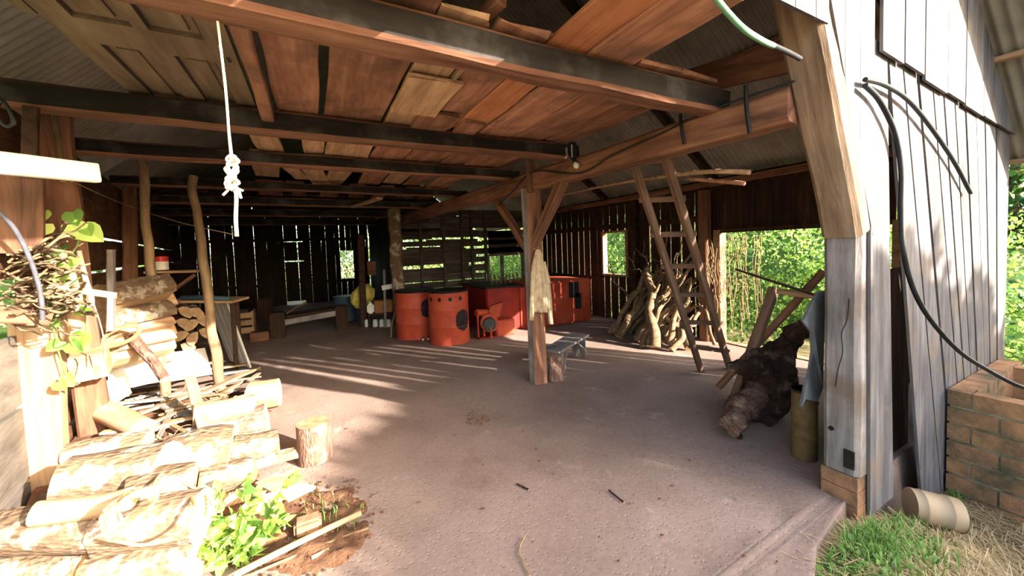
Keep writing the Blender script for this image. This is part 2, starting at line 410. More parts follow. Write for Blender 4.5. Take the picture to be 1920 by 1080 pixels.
# right wall: upright boards with chinks, a door opening and a small window
XR = 5.6; DOOR = (1.72, 3.67, -.5, 1.71); WIN = (5.70, 6.36, .95, 1.82)
def vplank(mb, x, y0, y1, z0, z1, th=.014, lean=0.0):
    j = random.uniform(-.004, .004)
    mb.add([(x+j, y0, z0), (x+th+j, y0, z0), (x+th+j, y1, z0), (x+j, y1, z0), (x+j, y0+lean, z1), (x+th+j, y0+lean, z1), (x+th+j, y1+lean, z1), (x+j, y1+lean, z1)],
           [(3,2,1,0),(4,5,6,7),(0,1,5,4),(1,2,6,5),(2,3,7,6),(3,0,4,7)])
mb = MB(); y = 1.03; rr = random.Random(3)
while y < 9.5:
    w = rr.uniform(.17, .25); g = rr.choice([.008, .016, .022, .028, .032]) if y > 3.7 or y < 1.5 else .004
    y1 = min(y+w, 9.5); ym = (y+y1)/2
    for (a, b_, zl, zh) in (DOOR, WIN):
        for e in (a, b_):
            if y < e < y1 and e-y > .04: y1 = e; ym = (y+y1)/2
    zs = [(-.12, 2.56)]
    if DOOR[0] <= ym <= DOOR[1]: zs = [(DOOR[3], 2.56)]
    elif WIN[0] <= ym <= WIN[1]: zs = [(-.12, WIN[2]), (WIN[3], 2.56)]
    elif y > 4 and rr.random() < .5: zs = [(-.12, 1.93), (1.945, 2.56)]
    for a, b_ in zs: vplank(mb, XR, y, y1, a, b_, lean=rr.uniform(-.006, .006))
    y = y1+g
mb.box((XR-.05, 3.9, 1.90), (XR-.002, 9.5, 2.0)); mb.box((XR-.07, 1.03, 2.38), (XR-.002, 9.5, 2.52))
mb.box((XR-.05, 1.72, 1.70), (XR-.002, 3.68, 1.76)); mb.box((XR-.05, 3.9, .80), (XR-.002, 5.66, .88)); 
mb.box((XR-.05, 6.40, .80), (XR-.002, 9.5, .88))
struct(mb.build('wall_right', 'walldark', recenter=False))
def opening(name, boxes, mat='grey'):
    mb = MB()
    for a, b_ in boxes: mb.box(a, b_)
    return struct(mb.build(name, mat))
y0, y1, z0, z1 = WIN
opening('window_1', [((XR-.03, y0-.05, z0-.04), (XR+.09, y0, z1+.04)), ((XR-.03, y1, z0-.04), (XR+.09, y1+.05, z1+.04)), ((XR-.03, y0, z0-.04), (XR+.09, y1, z0)), ((XR-.03, y0, z1), (XR+.09, y1, z1+.04))], 'pale')
opening('door_1', [((XR-.06, 3.67, -.1), (XR+.09, 3.78, 1.75)), ((XR-.04, 1.64, -.1), (XR+.08, 1.72, 1.75)), ((XR-.04, 1.72, -.06), (XR+.10, 3.67, .012))], 'pale')
# back wall of the main bay
mb = MB(); x = -3.75; YB = 14.0; rr = random.Random(11); BW = (.80, 1.20, .72, 1.67)
while x < 1.66:
    w = rr.uniform(.13, .21); g = rr.choice([-.004, -.004, -.002, .004, .010, .018]); x1 = min(x+w, 1.68); xm = (x+x1)/2
    for e in BW[:2]:
        if x < e < x1 and e-x > .03: x1 = e; xm = (x+x1)/2
    zs = [(-.1, 1.46), (1.46, 2.06), (2.09, 3.3)]
    if BW[0] <= xm <= BW[1]: zs = [(-.1, BW[2]), (BW[3], 3.3)]
    elif -.82 < xm < -.22: zs = [(.10, 1.36), (1.40, 2.0), (2.02, 3.3)]
    t = rr.uniform(-.016, .016)
    for a, b_ in zs:
        if a > 0.3: mb.slab([(x, YB, a), (x1, YB, a), (x1+t, YB, b_), (x+t, YB, b_)], (0, .025, 0))
        else: mb.slab([(x, YB, a), (x1, YB, a), (x1, YB, b_), (x, YB, b_)], (0, .025, 0))
    x = x1+g
mb.box((-3.75, YB-.05, 2.02), (1.68, YB, 2.11)); mb.box((-3.75, YB-.05, .62), (-.85, YB, .70)); mb.box((-.2, YB-.05, .62), (1.68, YB, .70))
mb.slab([(-3.8, YB+.03, 3.25), (RX, YB+.03, 5.6), (1.75, YB+.03, 3.25)], (0, .03, 0))
mb.slab([(1.7, YB+.03, 2.25), (5.75, YB+.03, 2.25), (RX, YB+.03, 5.6)], (0, .03, 0))
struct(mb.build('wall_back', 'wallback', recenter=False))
# partition between the main bay and the right aisle, far end
mb = MB(); y = 9.5
while y < 14:
    w = .2; vplank(mb, 1.72, y, min(y+w, 14), -.05, 2.55); y += w+.006
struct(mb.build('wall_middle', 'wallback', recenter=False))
# back wall of the right aisle: gapped slats, and a wide window
YA = 9.5; WA = (4.26, 5.30, .68, 1.36); mb = MB(); rr = random.Random(5); z = -.05
while z < 2.6:
    h = rr.uniform(.12, .19); g = .012 if z < .62 else rr.uniform(.055, .09)
    segs = [(1.75, 5.6)]
    if z+h > WA[2] and z < WA[3]: segs = [(1.75, WA[0])]
    if z >= 1.98: g = .0
    for a, b_ in segs:
        xa = a
        if g > .03 and rr.random() < .9: mb.box((a+rr.uniform(0, 1.6), YA+.024, z+h-.03), (a+rr.uniform(1.7, 2.3), YA+.04, z+h+rr.uniform(.05, .13)))
        while xa < b_:
            xb = min(b_, xa+rr.uniform(.7, 1.3)); zz = rr.uniform(-.02, .02) if g > .03 else 0
            mb.slab([(xa, YA, z+zz), (xb, YA, z+zz+rr.uniform(-.012, .012)), (xb, YA, z+h+zz), (xa, YA, z+h+zz)], (0, .022, 0)); xa = xb+.004
    z += h+g
mb.box((WA[0], YA, WA[3]), (5.6, YA+.022, 2.05)); mb.box((5.30, YA, WA[2]), (5.6, YA+.022, WA[3])); mb.box((WA[0], YA, .5), (5.6, YA+.022, WA[2]))
for xs_ in (2.35, 2.95, 3.45, 3.72, 4.12): mb.box((xs_, YA-.07, -.05), (xs_+.07, YA-.002, 2.6))
struct(mb.build('wall_aisle', 'slat', recenter=False))
opening('window_2', [((WA[0]-.05, YA-.03, WA[2]-.05), (WA[0], YA+.08, WA[3]+.05)), ((WA[1], YA-.03, WA[2]-.05), (WA[1]+.05, YA+.08, WA[3]+.05)), ((WA[0], YA-.03, WA[2]-.05), (WA[1], YA+.08, WA[2])), ((WA[0], YA-.03, WA[3]), (WA[1], YA+.08, WA[3]+.05)), ((4.62, YA-.02, WA[2]), (4.70, YA+.06, WA[3]))], 'grey')
# left wall: level boards along the slanting line
mb = MB(); rows = [(-.08, .40), (.42, .82), (.84, 1.20), (1.22, 1.485), (1.51, 1.82), (1.85, 2.18), (2.185, 2.52)]
rr = random.Random(2)
for (a, b_) in rows:
    y = 2.2+rr.uniform(0, .6) if a < 1.3 else 3.0
    y = 3.30 if a < 1.3 else 2.9
    while y < 14:
        y2 = min(14, y+rr.uniform(2.0, 3.2)); s1, s2 = rr.uniform(-.008, .008), rr.uniform(-.008, .008)
        mb.slab([(wl(y), y, a+s1), (wl(y2), y2, a+s2), (wl(y2), y2, b_+s2), (wl(y), y, b_+s1)], (-.028, -.005, 0)); y = y2+.006
struct(mb.build('wall_left', 'wallhoriz', recenter=False))
mb = MB(); y, y2 = 1.9, 3.28
for (a, b_) in ((-.08, .36), (.385, .79), (.815, 1.20)):
    mb.slab([(wl(y), y, a), (wl(y2), y2, a), (wl(y2), y2, b_), (wl(y), y, b_)], (-.028, -.005, 0))
struct(mb.build('wall_left', 'wallfront', recenter=False))
# front wall: gable above the opening, weathered boards to the right of it
YF = .965; mb = MB(); rr = random.Random(8)
def fboard(bl, br, tr, tl, y=YF, th=.016): mb.slab([(bl[0], y, bl[1]), (br[0], y, br[1]), (tr[0], y, tr[1]), (tl[0], y, tl[1])], (0, th, 0))
x = -1.5
while x < 2.32:                                     # gable boards over the opening
    x1 = min(x+rr.uniform(.18, .26), 2.34)
    top = lambda q: (leftroofz(q, YF) if q < RX else roofz(q))-.03
    fboard((x, 2.66), (x1, 2.66), (x1, top(x1)), (x, top(x))); x = x1+.006
def brz(q): return 2.86-(q-2.34)*2.40               # line of the slanting brace
x = 2.34
while x < 2.86:
    x1 = x+.17; fboard((x, brz(x)-.02), (x1, brz(x1)-.02), (x1, roofz(x1)-.03), (x, roofz(x)-.03)); x = x1+.005
def lap(q): return 2.67-(q-2.88)*.064               # lower edge of the upper row
x = 2.88
for w in (.29, .30, .40, .36, .42, .38, .36, .40):  # upper row, lapping over the lower
    x1 = min(x+w, 5.66); j = rr.uniform(-.02, .02)
    fboard((x, lap(x)-.04+j), (x1, lap(x1)-.04+j), (x1, roofz(x1)-.03), (x, roofz(x)-.03), YF-.03); x = x1+rr.choice([.008, .02])
# lower row: (bottom-left x, bottom-right x, bottom z, top-left x, top-right x)
for bl, br, zb, tl, tr in ((2.86, 3.19, -.08, 2.82, 3.03), (3.70, 4.06, -.36, 3.05, 3.24), (4.085, 4.32, -.38, 3.272, 3.47), (4.35, 4.58, -.38, 3.505, 3.73),
                           (4.60, 4.72, -.38, 3.755, 3.93), (4.745, 4.86, -.38, 3.96, 4.16), (4.885, 5.0, -.38, 4.195, 4.40), (5.03, 5.18, -.38, 4.43, 4.66), (5.20, 5.32, -.38, 4.69, 4.90), (5.345, 5.48, -.38, 4.935, 5.22), (5.51, 5.65, -.38, 5.25, 5.65)):
    fboard((bl, zb), (br, zb+rr.uniform(-.02, .02)), (tr, lap(tr)+.03), (tl, lap(tl)+.03), YF+rr.uniform(-.004, .006))
struct(mb.build('wall_front', 'wallgrey', recenter=False))
mb = MB(); mb.box((3.0, 1.12, -.4), (3.95, 1.135, 1.35)); struct(mb.build('gap_shade_board', 'walldark', recenter=False))  # added dark board that stands in for the shade inside the plank gap
# deep loft floor over the far bays
mb = MB(); x = -3.4
rr = random.Random(9)
while x < 2.2:
    w = rr.uniform(.2, .34)
    y_ = max(7.3+rr.uniform(0, .2), (WL0-x)/.19+.15); mb.box((x, y_, 2.60), (x+w, 13.9, 2.63)); x += w+rr.choice([.01, .03, .08])
struct(mb.build('ceiling', 'walldark', recenter=False))
# posts, beams -------------------------------------------------------------
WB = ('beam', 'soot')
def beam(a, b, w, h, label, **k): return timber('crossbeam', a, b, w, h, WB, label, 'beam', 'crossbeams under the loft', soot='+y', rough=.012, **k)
# local +y of a beam running +X is the world +Y side; so run them from right to left to put the near-black face to the front
beam((2.42, 1.60, 2.49), (-1.15, 1.55, 2.475), .15, .15, 'black-fronted crossbeam nearest the front opening, rope hanging from it', bow=-.012)
beam((2.30, 3.00, 2.49), (-1.42, 3.00, 2.49), .14, .14, 'black-fronted crossbeam second from the front, at the end of the old panelled door', bow=-.015)
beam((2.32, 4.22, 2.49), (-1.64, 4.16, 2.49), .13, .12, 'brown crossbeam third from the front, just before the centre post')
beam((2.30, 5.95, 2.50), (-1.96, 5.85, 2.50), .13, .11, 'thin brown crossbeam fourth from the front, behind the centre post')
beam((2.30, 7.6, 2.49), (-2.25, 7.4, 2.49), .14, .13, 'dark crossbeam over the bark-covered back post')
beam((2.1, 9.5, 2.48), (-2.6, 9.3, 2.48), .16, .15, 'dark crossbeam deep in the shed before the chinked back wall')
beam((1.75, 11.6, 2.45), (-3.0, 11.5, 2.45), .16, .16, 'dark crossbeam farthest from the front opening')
timber('girder', (2.437, 1.165, 2.335), (1.906, 9.4, 2.345), .17, .20, 'beam', 'long squared brown girder running over the centre post', 'beam', rough=.012, step=.25)
timber('girder', on(1503, 98, Y=1.16), on(1262, 165, Y=2.05), .05, .19, 'beam', 'squared brown timber above the long girder near the front wall', 'beam', rough=.012)
timber('roof_plate', (XR-.09, 1.05, 2.47), (XR-.09, 9.5, 2.47), .07, .10, 'beam', 'dark eave plate along the top of the window wall', 'beam')
# centre post with braces
def ong(px, py, off=0.0):                          # a point on the slanting side of the girder
    d = ray(px, py); return CAM + d*((2.503+off)/(d.x+.0645*d.y))
cp = empty('timber_post', (2.27, 3.76, 0)); tag(cp, 'squared centre post with two braces under the girder', 'post')
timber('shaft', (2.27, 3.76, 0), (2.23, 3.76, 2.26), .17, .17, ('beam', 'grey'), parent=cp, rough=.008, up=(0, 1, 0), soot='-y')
timber('brace', (2.235, 3.72, 1.60), ong(1062, 330)+Vector((0, 0, .03)), .11, .10, 'beam', parent=cp, rough=.01)
timber('brace', (2.24, 3.80, 1.52), ong(930, 378)+Vector((0, 0, .03)), .10, .09, 'beam', parent=cp, rough=.01)
timber('cleat', (2.29, 3.655, 1.78), (2.27, 3.655, 2.52), .05, .035, 'beam', parent=cp)
timber('cleat', (2.17, 3.655, 2.20), (2.17, 3.655, 2.60), .07, .04, 'beam', parent=cp)
log('bark_post', (1.49, 7.68, 0), (1.44, 7.68, 2.42), .115, 'bark', 'end', 'round bark-covered back post beside the red drums', 'post', r2=.13, kink=.04)
timber('aisle_post', on(682, 612, Z=0), on(676, 440, Y=on(682, 612, Z=0).y), .13, .12, 'walldark', 'dark square post behind the yellow sack', 'post')
# right front post on its brick foot and the slanting brace
fp = empty('timber_post', (2.84, 1.075, 0)); tag(fp, 'weathered grey front post standing on a brick foot', 'post')
mbp = timber_mb(1.50, .18, .17, rough=.005, seed=77)
mbp.build('shaft', 'grey', fp, Matrix.Translation((2.84, 1.075, .17)) @ Matrix.Rotation(-PI/2, 4, 'Y'))
mb = MB()
for zz in (0, .062, .124): 
    for k in range(2): mb.box((2.755+k*.088, .99, -.10+zz*1.45), (2.838+k*.088, 1.17, -.015+zz*1.45))
tag(mb.build('brick_foot', 'brick', fp), 'orange brick foot')
timber('slanting_brace', (2.82, 1.07, 1.62), (2.20, 1.07, 3.08), .20, .17, 'oldbrace', 'slanting brown brace rising from the grey front post', 'brace', rough=.014)
hq = on(1558, 803, X=2.752); hn = on(1584, 842, X=2.752)
tag(MB().tube([hq+Vector((-.002, 0, 0)), hq+Vector((.012, 0, 0))], .014, 14, 0, 0).build('bolt_hole', 'soot', fp), 'dark bolt hole')
tag(MB().box((hn.x-.004, hn.y-.045, hn.z-.11), (hn.x+.02, hn.y+.005, hn.z)).build('rotten_notch', 'soot', fp), 'dark rotten notch')
cq = [on(x, y, X=2.752) for x, y in ((1592, 560), (1588, 600), (1578, 625), (1580, 660), (1572, 690), (1566, 725))]
MB().tube(smooth_path(cq, 4), .0022, 5, 0, 0).build('crack', 'soot', fp)
# left posts
timber('timber_post', on(82, 945, Y=3.2)+Vector((0, 0, -.1)), on(68, 590, Y=3.2), .20, .10, 'pale', 'wide sunlit post at the end of the low board wall', 'post', up=(0, 1, 0), rough=.01)
timber('timber_post', onl(240, 620, .10)+Vector((0, 0, -.5)), onl(243, 322, .10), .13, .13, 'beam', 'brown square post against the left boards behind the split firewood', 'post', rough=.01)
timber('leaning_post', (-1.55, 4.05, 0), on(96, 215, Y=3.38), .16, .12, 'beam', 'leaning brown timber against the left boards with vine leaves', 'post', rough=.016)
timber('hanging_board', on(28, 475, Y=2.95), on(22, 318, Y=2.95), .22, .03, 'beam', 'wide brown board standing above the low board wall', 'board', up=(0, 1, 0), rough=.01)
log('thin_pole', on(308, 700, Y=4.75)+Vector((0, 0, -.35)), on(266, 300, Y=4.75), .042, 'branch', 'end', 'thin bent pole before the split firewood stack', 'pole', r2=.034, kink=.05, nz=.1)
log('thin_pole', on(400, 700, Y=4.9)+Vector((0.05, 0, -.35)), on(360, 330, Y=4.9), .048, 'branch', 'end', 'thin pole with a peg, before the ribbed panel', 'pole', r2=.036, kink=.05, nz=.1)
# rafters and purlins under the right slope
for y, l in ((1.35, 'dark rafter nearest the front wall under the right roof slope'), (3.75, 'dark rafter above the ladder top under the right roof slope'), (6.2, 'dark rafter past the ladder under the right roof slope'), (8.6, 'farthest dark rafter under the right roof slope')):
    timber('rafter', (RX+.2, y, roofz(RX+.2)-.16), (5.55, y, roofz(5.55)-.10), .08, .12, 'walldark', l, 'rafter', 'rafters under the roof')
for x, l in ((5.0, 'purlin lowest on the right roof slope'), (4.2, 'purlin second from the eave on the right roof slope'), (3.3, 'purlin third from the eave on the right roof slope')):
    timber('purlin', (x, .5, roofz(x)-.045), (x, 9.6, roofz(x)-.045), .06, .045, 'pale', l, 'purlin', 'purlins under the roof')
timber('purlin', (5.98, .44, roofz(5.98)-.045), (5.98, 2.6, roofz(5.98)-.045), .06, .045, 'pale', 'pale eave batten under the overhanging roof edge outside', 'purlin', 'purlins under the roof')
# ---------------------------------------------------------------- light
SUN = Vector((.56*math.cos(math.radians(20)), -.83*math.cos(math.radians(20)), math.sin(math.radians(20))))
sd_ = bpy.data.lights.new('sun', 'SUN'); sd_.energy = 11; sd_.angle = math.radians(.7); sd_.color = (1.0, .90, .76)
so = bpy.data.objects.new('sun', sd_); COL.objects.link(so); so.rotation_euler = SUN.to_track_quat('Z', 'Y').to_euler()
W = bpy.data.worlds.new('sky'); S.world = W; W.use_nodes = True; nt = W.node_tree; nt.nodes.clear()
ot = nt.nodes.new('ShaderNodeOutputWorld'); bg = nt.nodes.new('ShaderNodeBackground'); sk = nt.nodes.new('ShaderNodeTexSky')
sk.sky_type = 'NISHITA'; sk.sun_disc = False; sk.sun_elevation = math.radians(20); sk.sun_rotation = math.atan2(.56, -.83); sk.dust_density = 3; sk.ozone_density = .6
mxw = nt.nodes.new('ShaderNodeMix'); mxw.data_type = 'RGBA'; mxw.inputs[0].default_value = .2; mxw.inputs[7].default_value = (2.7, 2.5, 2.3, 1)
nt.links.new(sk.outputs[0], mxw.inputs[6]); nt.links.new(mxw.outputs[2], bg.inputs[0]); nt.links.new(bg.outputs[0], ot.inputs[0]); bg.inputs[1].default_value = .40
S.view_settings.view_transform = 'Standard'; S.view_settings.look = 'None'; S.view_settings.gamma = 1; S.view_settings.use_curve_mapping = False
S.view_settings.exposure = 1.6
# ================================================================ THE LOFT
ORD = ['first', 'second', 'third', 'fourth', 'fifth', 'sixth', 'seventh', 'eighth', 'ninth', 'tenth', 'eleventh', 'twelfth', 'thirteenth', 'fourteenth']
random.seed(21); ZL = 2.582
def loftplank(x0, x1, y0, y1, mat, label, dz=0.0, skew=0.0, group='loft planks over the front beams'):
    timber('loft_plank', ((x0+x1)/2-skew, y0, ZL+dz), ((x0+x1)/2+skew, y1, ZL+dz), x1-x0, .026, mat, label, 'plank', group, rough=.014, ragged=.05, step=.12)
P1 = [(-.17, .075, 1.0, 3.12, 'plank', 'brown'), (.115, .495, 1.0, 3.1, 'plank', 'very wide reddish brown'), (.515, .725, 1.5, 3.12, 'pale', 'short pale'), (.765, 1.03, 1.5, 3.1, 'plank', 'short brown'),
      (1.045, 1.265, .95, 2.9, 'orange', 'bright orange sawn'), (1.285, 1.60, .95, 3.12, 'plank', 'brown'), (1.615, 1.93, 1.50, 3.1, 'plank', 'dark-streaked brown'), (1.94, 2.26, 1.52, 2.95, 'plank', 'outermost brown')]
for i, (a, b, c, d, m, l) in enumerate(P1):
    loftplank(a, b, c, d, m, f'{l} loft plank, {ORD[i]} from the old panelled door, over the front beams', random.uniform(-.002, .004), random.uniform(-.012, .012))
loftplank(1.04, 1.22, 2.7, 3.1, 'plank', 'brown plank stub behind the end of the orange loft plank', -.03)
loftplank(.50, .80, 2.05, 2.62, 'pale', 'short pale board nailed under the loft planks behind the front beam', -.045, group='patch boards')
loftplank(.70, .98, 2.62, 3.08, 'plank', 'short brown board under the loft beside the splintered gap', -.035, group='patch boards')
timber('loose_board', on(690, 48, Z=2.64), on(905, 62, Z=2.64), .10, .07, 'pale', 'thick loose board lying along the front beam, over the dark gap', 'board', rough=.01)
timber('loose_board', on(850, 30, Z=2.66), on(912, 46, Z=2.66), .07, .05, 'plank', 'small loose offcut beside the thick board over the front beam', 'board')
timber('loose_board', on(905, 30, Z=2.67), on(940, 0, Z=2.67), .06, .05, 'plank', 'small upper offcut slanting over the front beam gap', 'board')
timber('lath', (-.215, 1.75, 2.535), (-.215, 3.02, 2.49), .07, .06, 'plank', 'thick rough lath beside the end stile of the panelled door', 'lath', rough=.012, ragged=.03)
timber('lath', (.745, 1.9, 2.56), (.755, 3.05, 2.56), .025, .03, 'branch', 'splintered bark lath in the gap between loft planks', 'lath', rough=.012)
P2 = [(-.41, -.21), (-.04, .135), (.15, .54), (.57, .90), (.92, 1.30), (1.32, 1.58), (1.60, 2.06)]
L2 = ['pale narrow', 'pale', 'wide pale', 'brown', 'wide brown', 'brown', 'wide dark brown']
for i, (a, b) in enumerate(P2):
    loftplank(a, b, 3.14, 4.5+random.uniform(-.1, .3), 'pale' if i < 3 else 'plank', f'{L2[i]} loft plank, {ORD[i]} from the roof side, between second and third beams', random.uniform(0, .01), random.uniform(-.02, .02))
P3 = [(-.56, -.30), (-.27, -.10), (-.05, .18), (.22, .48), (.62, .92), (.96, 1.22), (1.26, 1.55), (1.62, 1.95)]
L3 = ['pale square', 'pale slipped', 'pale slanting', 'pale wide', 'brown', 'pale', 'brown', 'dark']
for i, (a, b) in enumerate(P3):
    loftplank(a, b, 4.5, 6.0+random.uniform(-.2, .3), 'pale' if 'pale' in L3[i] else 'plank', f'{L3[i]} loft plank, {ORD[i]} from the roof side, behind the third beam', .03+random.uniform(0, .02), random.choice([-.12, -.05, 0, .03, .1]) if i < 4 else random.uniform(-.03, .03))
for i in range(7):
    x = -.7+.42*i; loftplank(x, x+random.uniform(.2, .34), 6.1, 7.5, 'plank', f'dark loft plank, {ORD[i]} from the roof side, in the bay before the far loft', .03, random.uniform(-.05, .05))
timber('loose_board', on(662, 388, Z=2.40), on(712, 372, Z=2.42), .10, .03, 'pale', 'short pale board poking down under the far loft beams', 'board')
# the old panelled door laid across the beams
dr = empty('panelled_door', (-.59, 2.2, 2.60)); tag(dr, 'old panelled door laid flat across the first two beams', 'door')
mb = MB(); dx0, dx1, dy0, dy1 = -.90, -.285, 1.05, 3.12
for (a, b, c, d) in ((dx0, dx0+.10, dy0, dy1), (dx1-.10, dx1, dy0, dy1), (dx0+.1, dx1-.1, dy0, dy0+.1), (dx0+.1, dx1-.1, 2.16, 2.38), (dx0+.1, dx1-.1, 3.02, dy1), (dx0+.1, dx1-.1, 1.58, 1.66), (-.62, -.57, 1.15, 2.16), (-.645, -.545, 2.38, 3.02)):
    mb.box((a, c, 2.572), (b, d, 2.60))
sf = mb.build('stile_frame', 'door', dr)
mb = MB()
for (a, b, c, d) in ((dx0+.11, -.63, 1.16, 1.57), (-.56, dx1-.11, 1.16, 1.57), (dx0+.11, -.63, 1.67, 2.15), (-.56, dx1-.11, 1.67, 2.15), (dx0+.11, -.655, 2.39, 3.01), (-.535, dx1-.11, 2.39, 3.01)):
    mb.box((a, c, 2.590), (b, d, 2.606)); mb.box((a+.03, c+.03, 2.580), (b-.03, d-.03, 2.595))
mb.build('door_panel', 'door', dr)
mb = MB(); mb.box((dx1-.045, 2.30, 2.569), (dx1-.03, 2.35, 2.5725)); tag(mb.build('keyhole', 'iron', sf), 'black keyhole')
dr2 = empty('panelled_door', (-1.2, 1.6, 2.63)); tag(dr2, 'second panelled door leaf on the loft, nearer the roof edge', 'door')
mb = MB()
for (a, b, c, d) in ((-.95, -.915, 1.2, 1.9),): mb.box((a, c, 2.60), (b, d, 2.63))
mb.box((-.955, 1.15, 2.575), (-.91, 2.2, 2.60)); mb.build('stile_frame', 'door', dr2)
# rope bundle hanging from the first beam
RY = 1.60
def rp(px, py, dy=0.0): return on(px, py, Y=RY+dy)
hr = empty('hanging_rope', rp(410, 60)); tag(hr, 'pale knotted rope hanging from the front crossbeam', 'rope')
random.seed(4)
MB().tube(smooth_path([rp(408, 40), rp(414, 90), rp(424, 180), rp(430, 260), rp(434, 300)], 6), .004, 7, 0, 0).build('strand', 'ropepale', hr)
MB().tube(smooth_path([rp(412, 85), rp(422, 150, .01), rp(427, 220, .01), rp(436, 300, .01)], 6), .003, 6, 0, 0).build('strand', 'ropepale', hr)
mb = MB()
for k in range(7):
    pts = [rp(434+random.uniform(-6, 8), 290+random.uniform(0, 10), random.uniform(-.02, .02))]
    for q in range(5): pts.append(rp(434+random.uniform(-13, 15), 305+q*13+random.uniform(-5, 5), random.uniform(-.02, .02)))
    mb.tube(smooth_path(pts, 5), .0045, 6, 0, 0)
mb.build('knot', 'ropepale', hr)
mb = MB()
for (a, b) in (((437, 345), (452, 372)), ((436, 350), (418, 366)), ((440, 340), (424, 346)), ((438, 360), (456, 358))):
    mb.tube([rp(*a), rp((a[0]+b[0])/2+3, (a[1]+b[1])/2-4), rp(*b)], .004, 6, 0, 0)
mb.tube(smooth_path([rp(440, 330), rp(443, 370), rp(442, 410), rp(444, 443)], 5), .006, 6, 0, 0)
mb.build('loose_end', 'ropepale', hr)
# lamp and cable on the girder
lb = empty('light_bulb', on(1080, 312, X=2.12)); tag(lb, 'bare light bulb in a socket under the girder', 'lamp')
q = ong(1074, 296, -.10); MB().tube([q, q+Vector((0, -.03, -.05))], .018, 10, 0, 0).build('socket', 'iron', lb)
c = q+Vector((.0, -.045, -.075)); MB().tube([c+Vector((0, .016, .028)), c+Vector((0, .008, .012)), c, c-Vector((0, .010, .016)), c-Vector((0, .018, .030)), c-Vector((0, .02, .034))], [.013, .022, .030, .028, .016, .003], 12, 0, 0).build('bulb', 'glass', lb)
tag(MB().box((q.x-.03, q.y-.02, q.z), (q.x+.03, q.y+.02, q.z+.14)).build('strap', 'iron', lb), 'dark strap')
cordobj('power_cable', [ong(x, y, -.10) for x, y in ((1490, 152), (1400, 182), (1310, 215), (1240, 250), (1150, 290), (1085, 325), (1000, 322), (960, 360), (935, 385))], .007, 'black', 'black power cable strung along the long girder', 'cable')
for k, (x, y0, y1) in enumerate(((1275, 200, 270), (1398, 160, 250))):
    cordobj('hanging_strap', [ong(x, y0, -.10), ong(x+2, (y0+y1)/2, -.11), ong(x+8, y1, -.10)], .012, 'iron', ('short dark strap hanging on the girder over the ladder', 'dark hooked strap hanging on the girder near the front wall')[k], 'strap')
# ladder
LB = empty('ladder', (4.3, 2.95, 0)); tag(LB, 'tall leaning wooden ladder propped against the long girder', 'ladder')
la0, la1 = on(1315, 696, Z=0), on(1186, 298, X=2.50); ra0, ra1 = on(1368, 690, Z=0), on(1241, 270, X=2.50)
lu = ((ra0-la0).cross(la1-la0)).normalized()
timber('side_rail', la0, la1+(la1-la0).normalized()*.06, .055, .085, 'rail', parent=LB, up=lu, rough=.004)
timber('side_rail', ra0, ra1+(ra1-ra0).normalized()*.06, .055, .085, 'rail', parent=LB, up=lu, rough=.004)
for yl, yr in ((305, 298), (375, 372), (440, 438), (500, 498), (552, 552), (604, 606), (650, 658)):
    tl = (696-yl)/(696-298); tr = (690-yr)/(690-270)
    a = la0.lerp(la1, .0); 
    def at(p0, p1, py):
        lo, hi = 0.0, 1.0
        for _ in range(30):
            md = (lo+hi)/2; d = p0.lerp(p1, md)-CAM; yy = PPY-FPX*d.dot(UP)/d.dot(fw)
            if yy > py: lo = md
            else: hi = md
        return p0.lerp(p1, lo)
    a = at(la0, la1, yl); b = at(ra0, ra1, yr); e = (b-a).normalized()*.06
    timber('rung', a-e, b+e, .05, .03, 'rail', parent=LB, rough=.003, up=lu)
cordobj('bent_bamboo', [on(1055, 365, X=3.3), on(1150, 345, X=3.1), on(1250, 330, X=2.75), on(1330, 322, X=2.6), on(1405, 323, X=2.55)], .018, 'pale', 'long bent pale pole lying across behind the ladder', 'pole')
cordobj('bent_bamboo', [on(1290, 335, X=2.75), on(1350, 340, X=2.7), on(1395, 344, X=2.65)], .016, 'plank', 'short pole end under the long bent pole behind the ladder', 'pole')
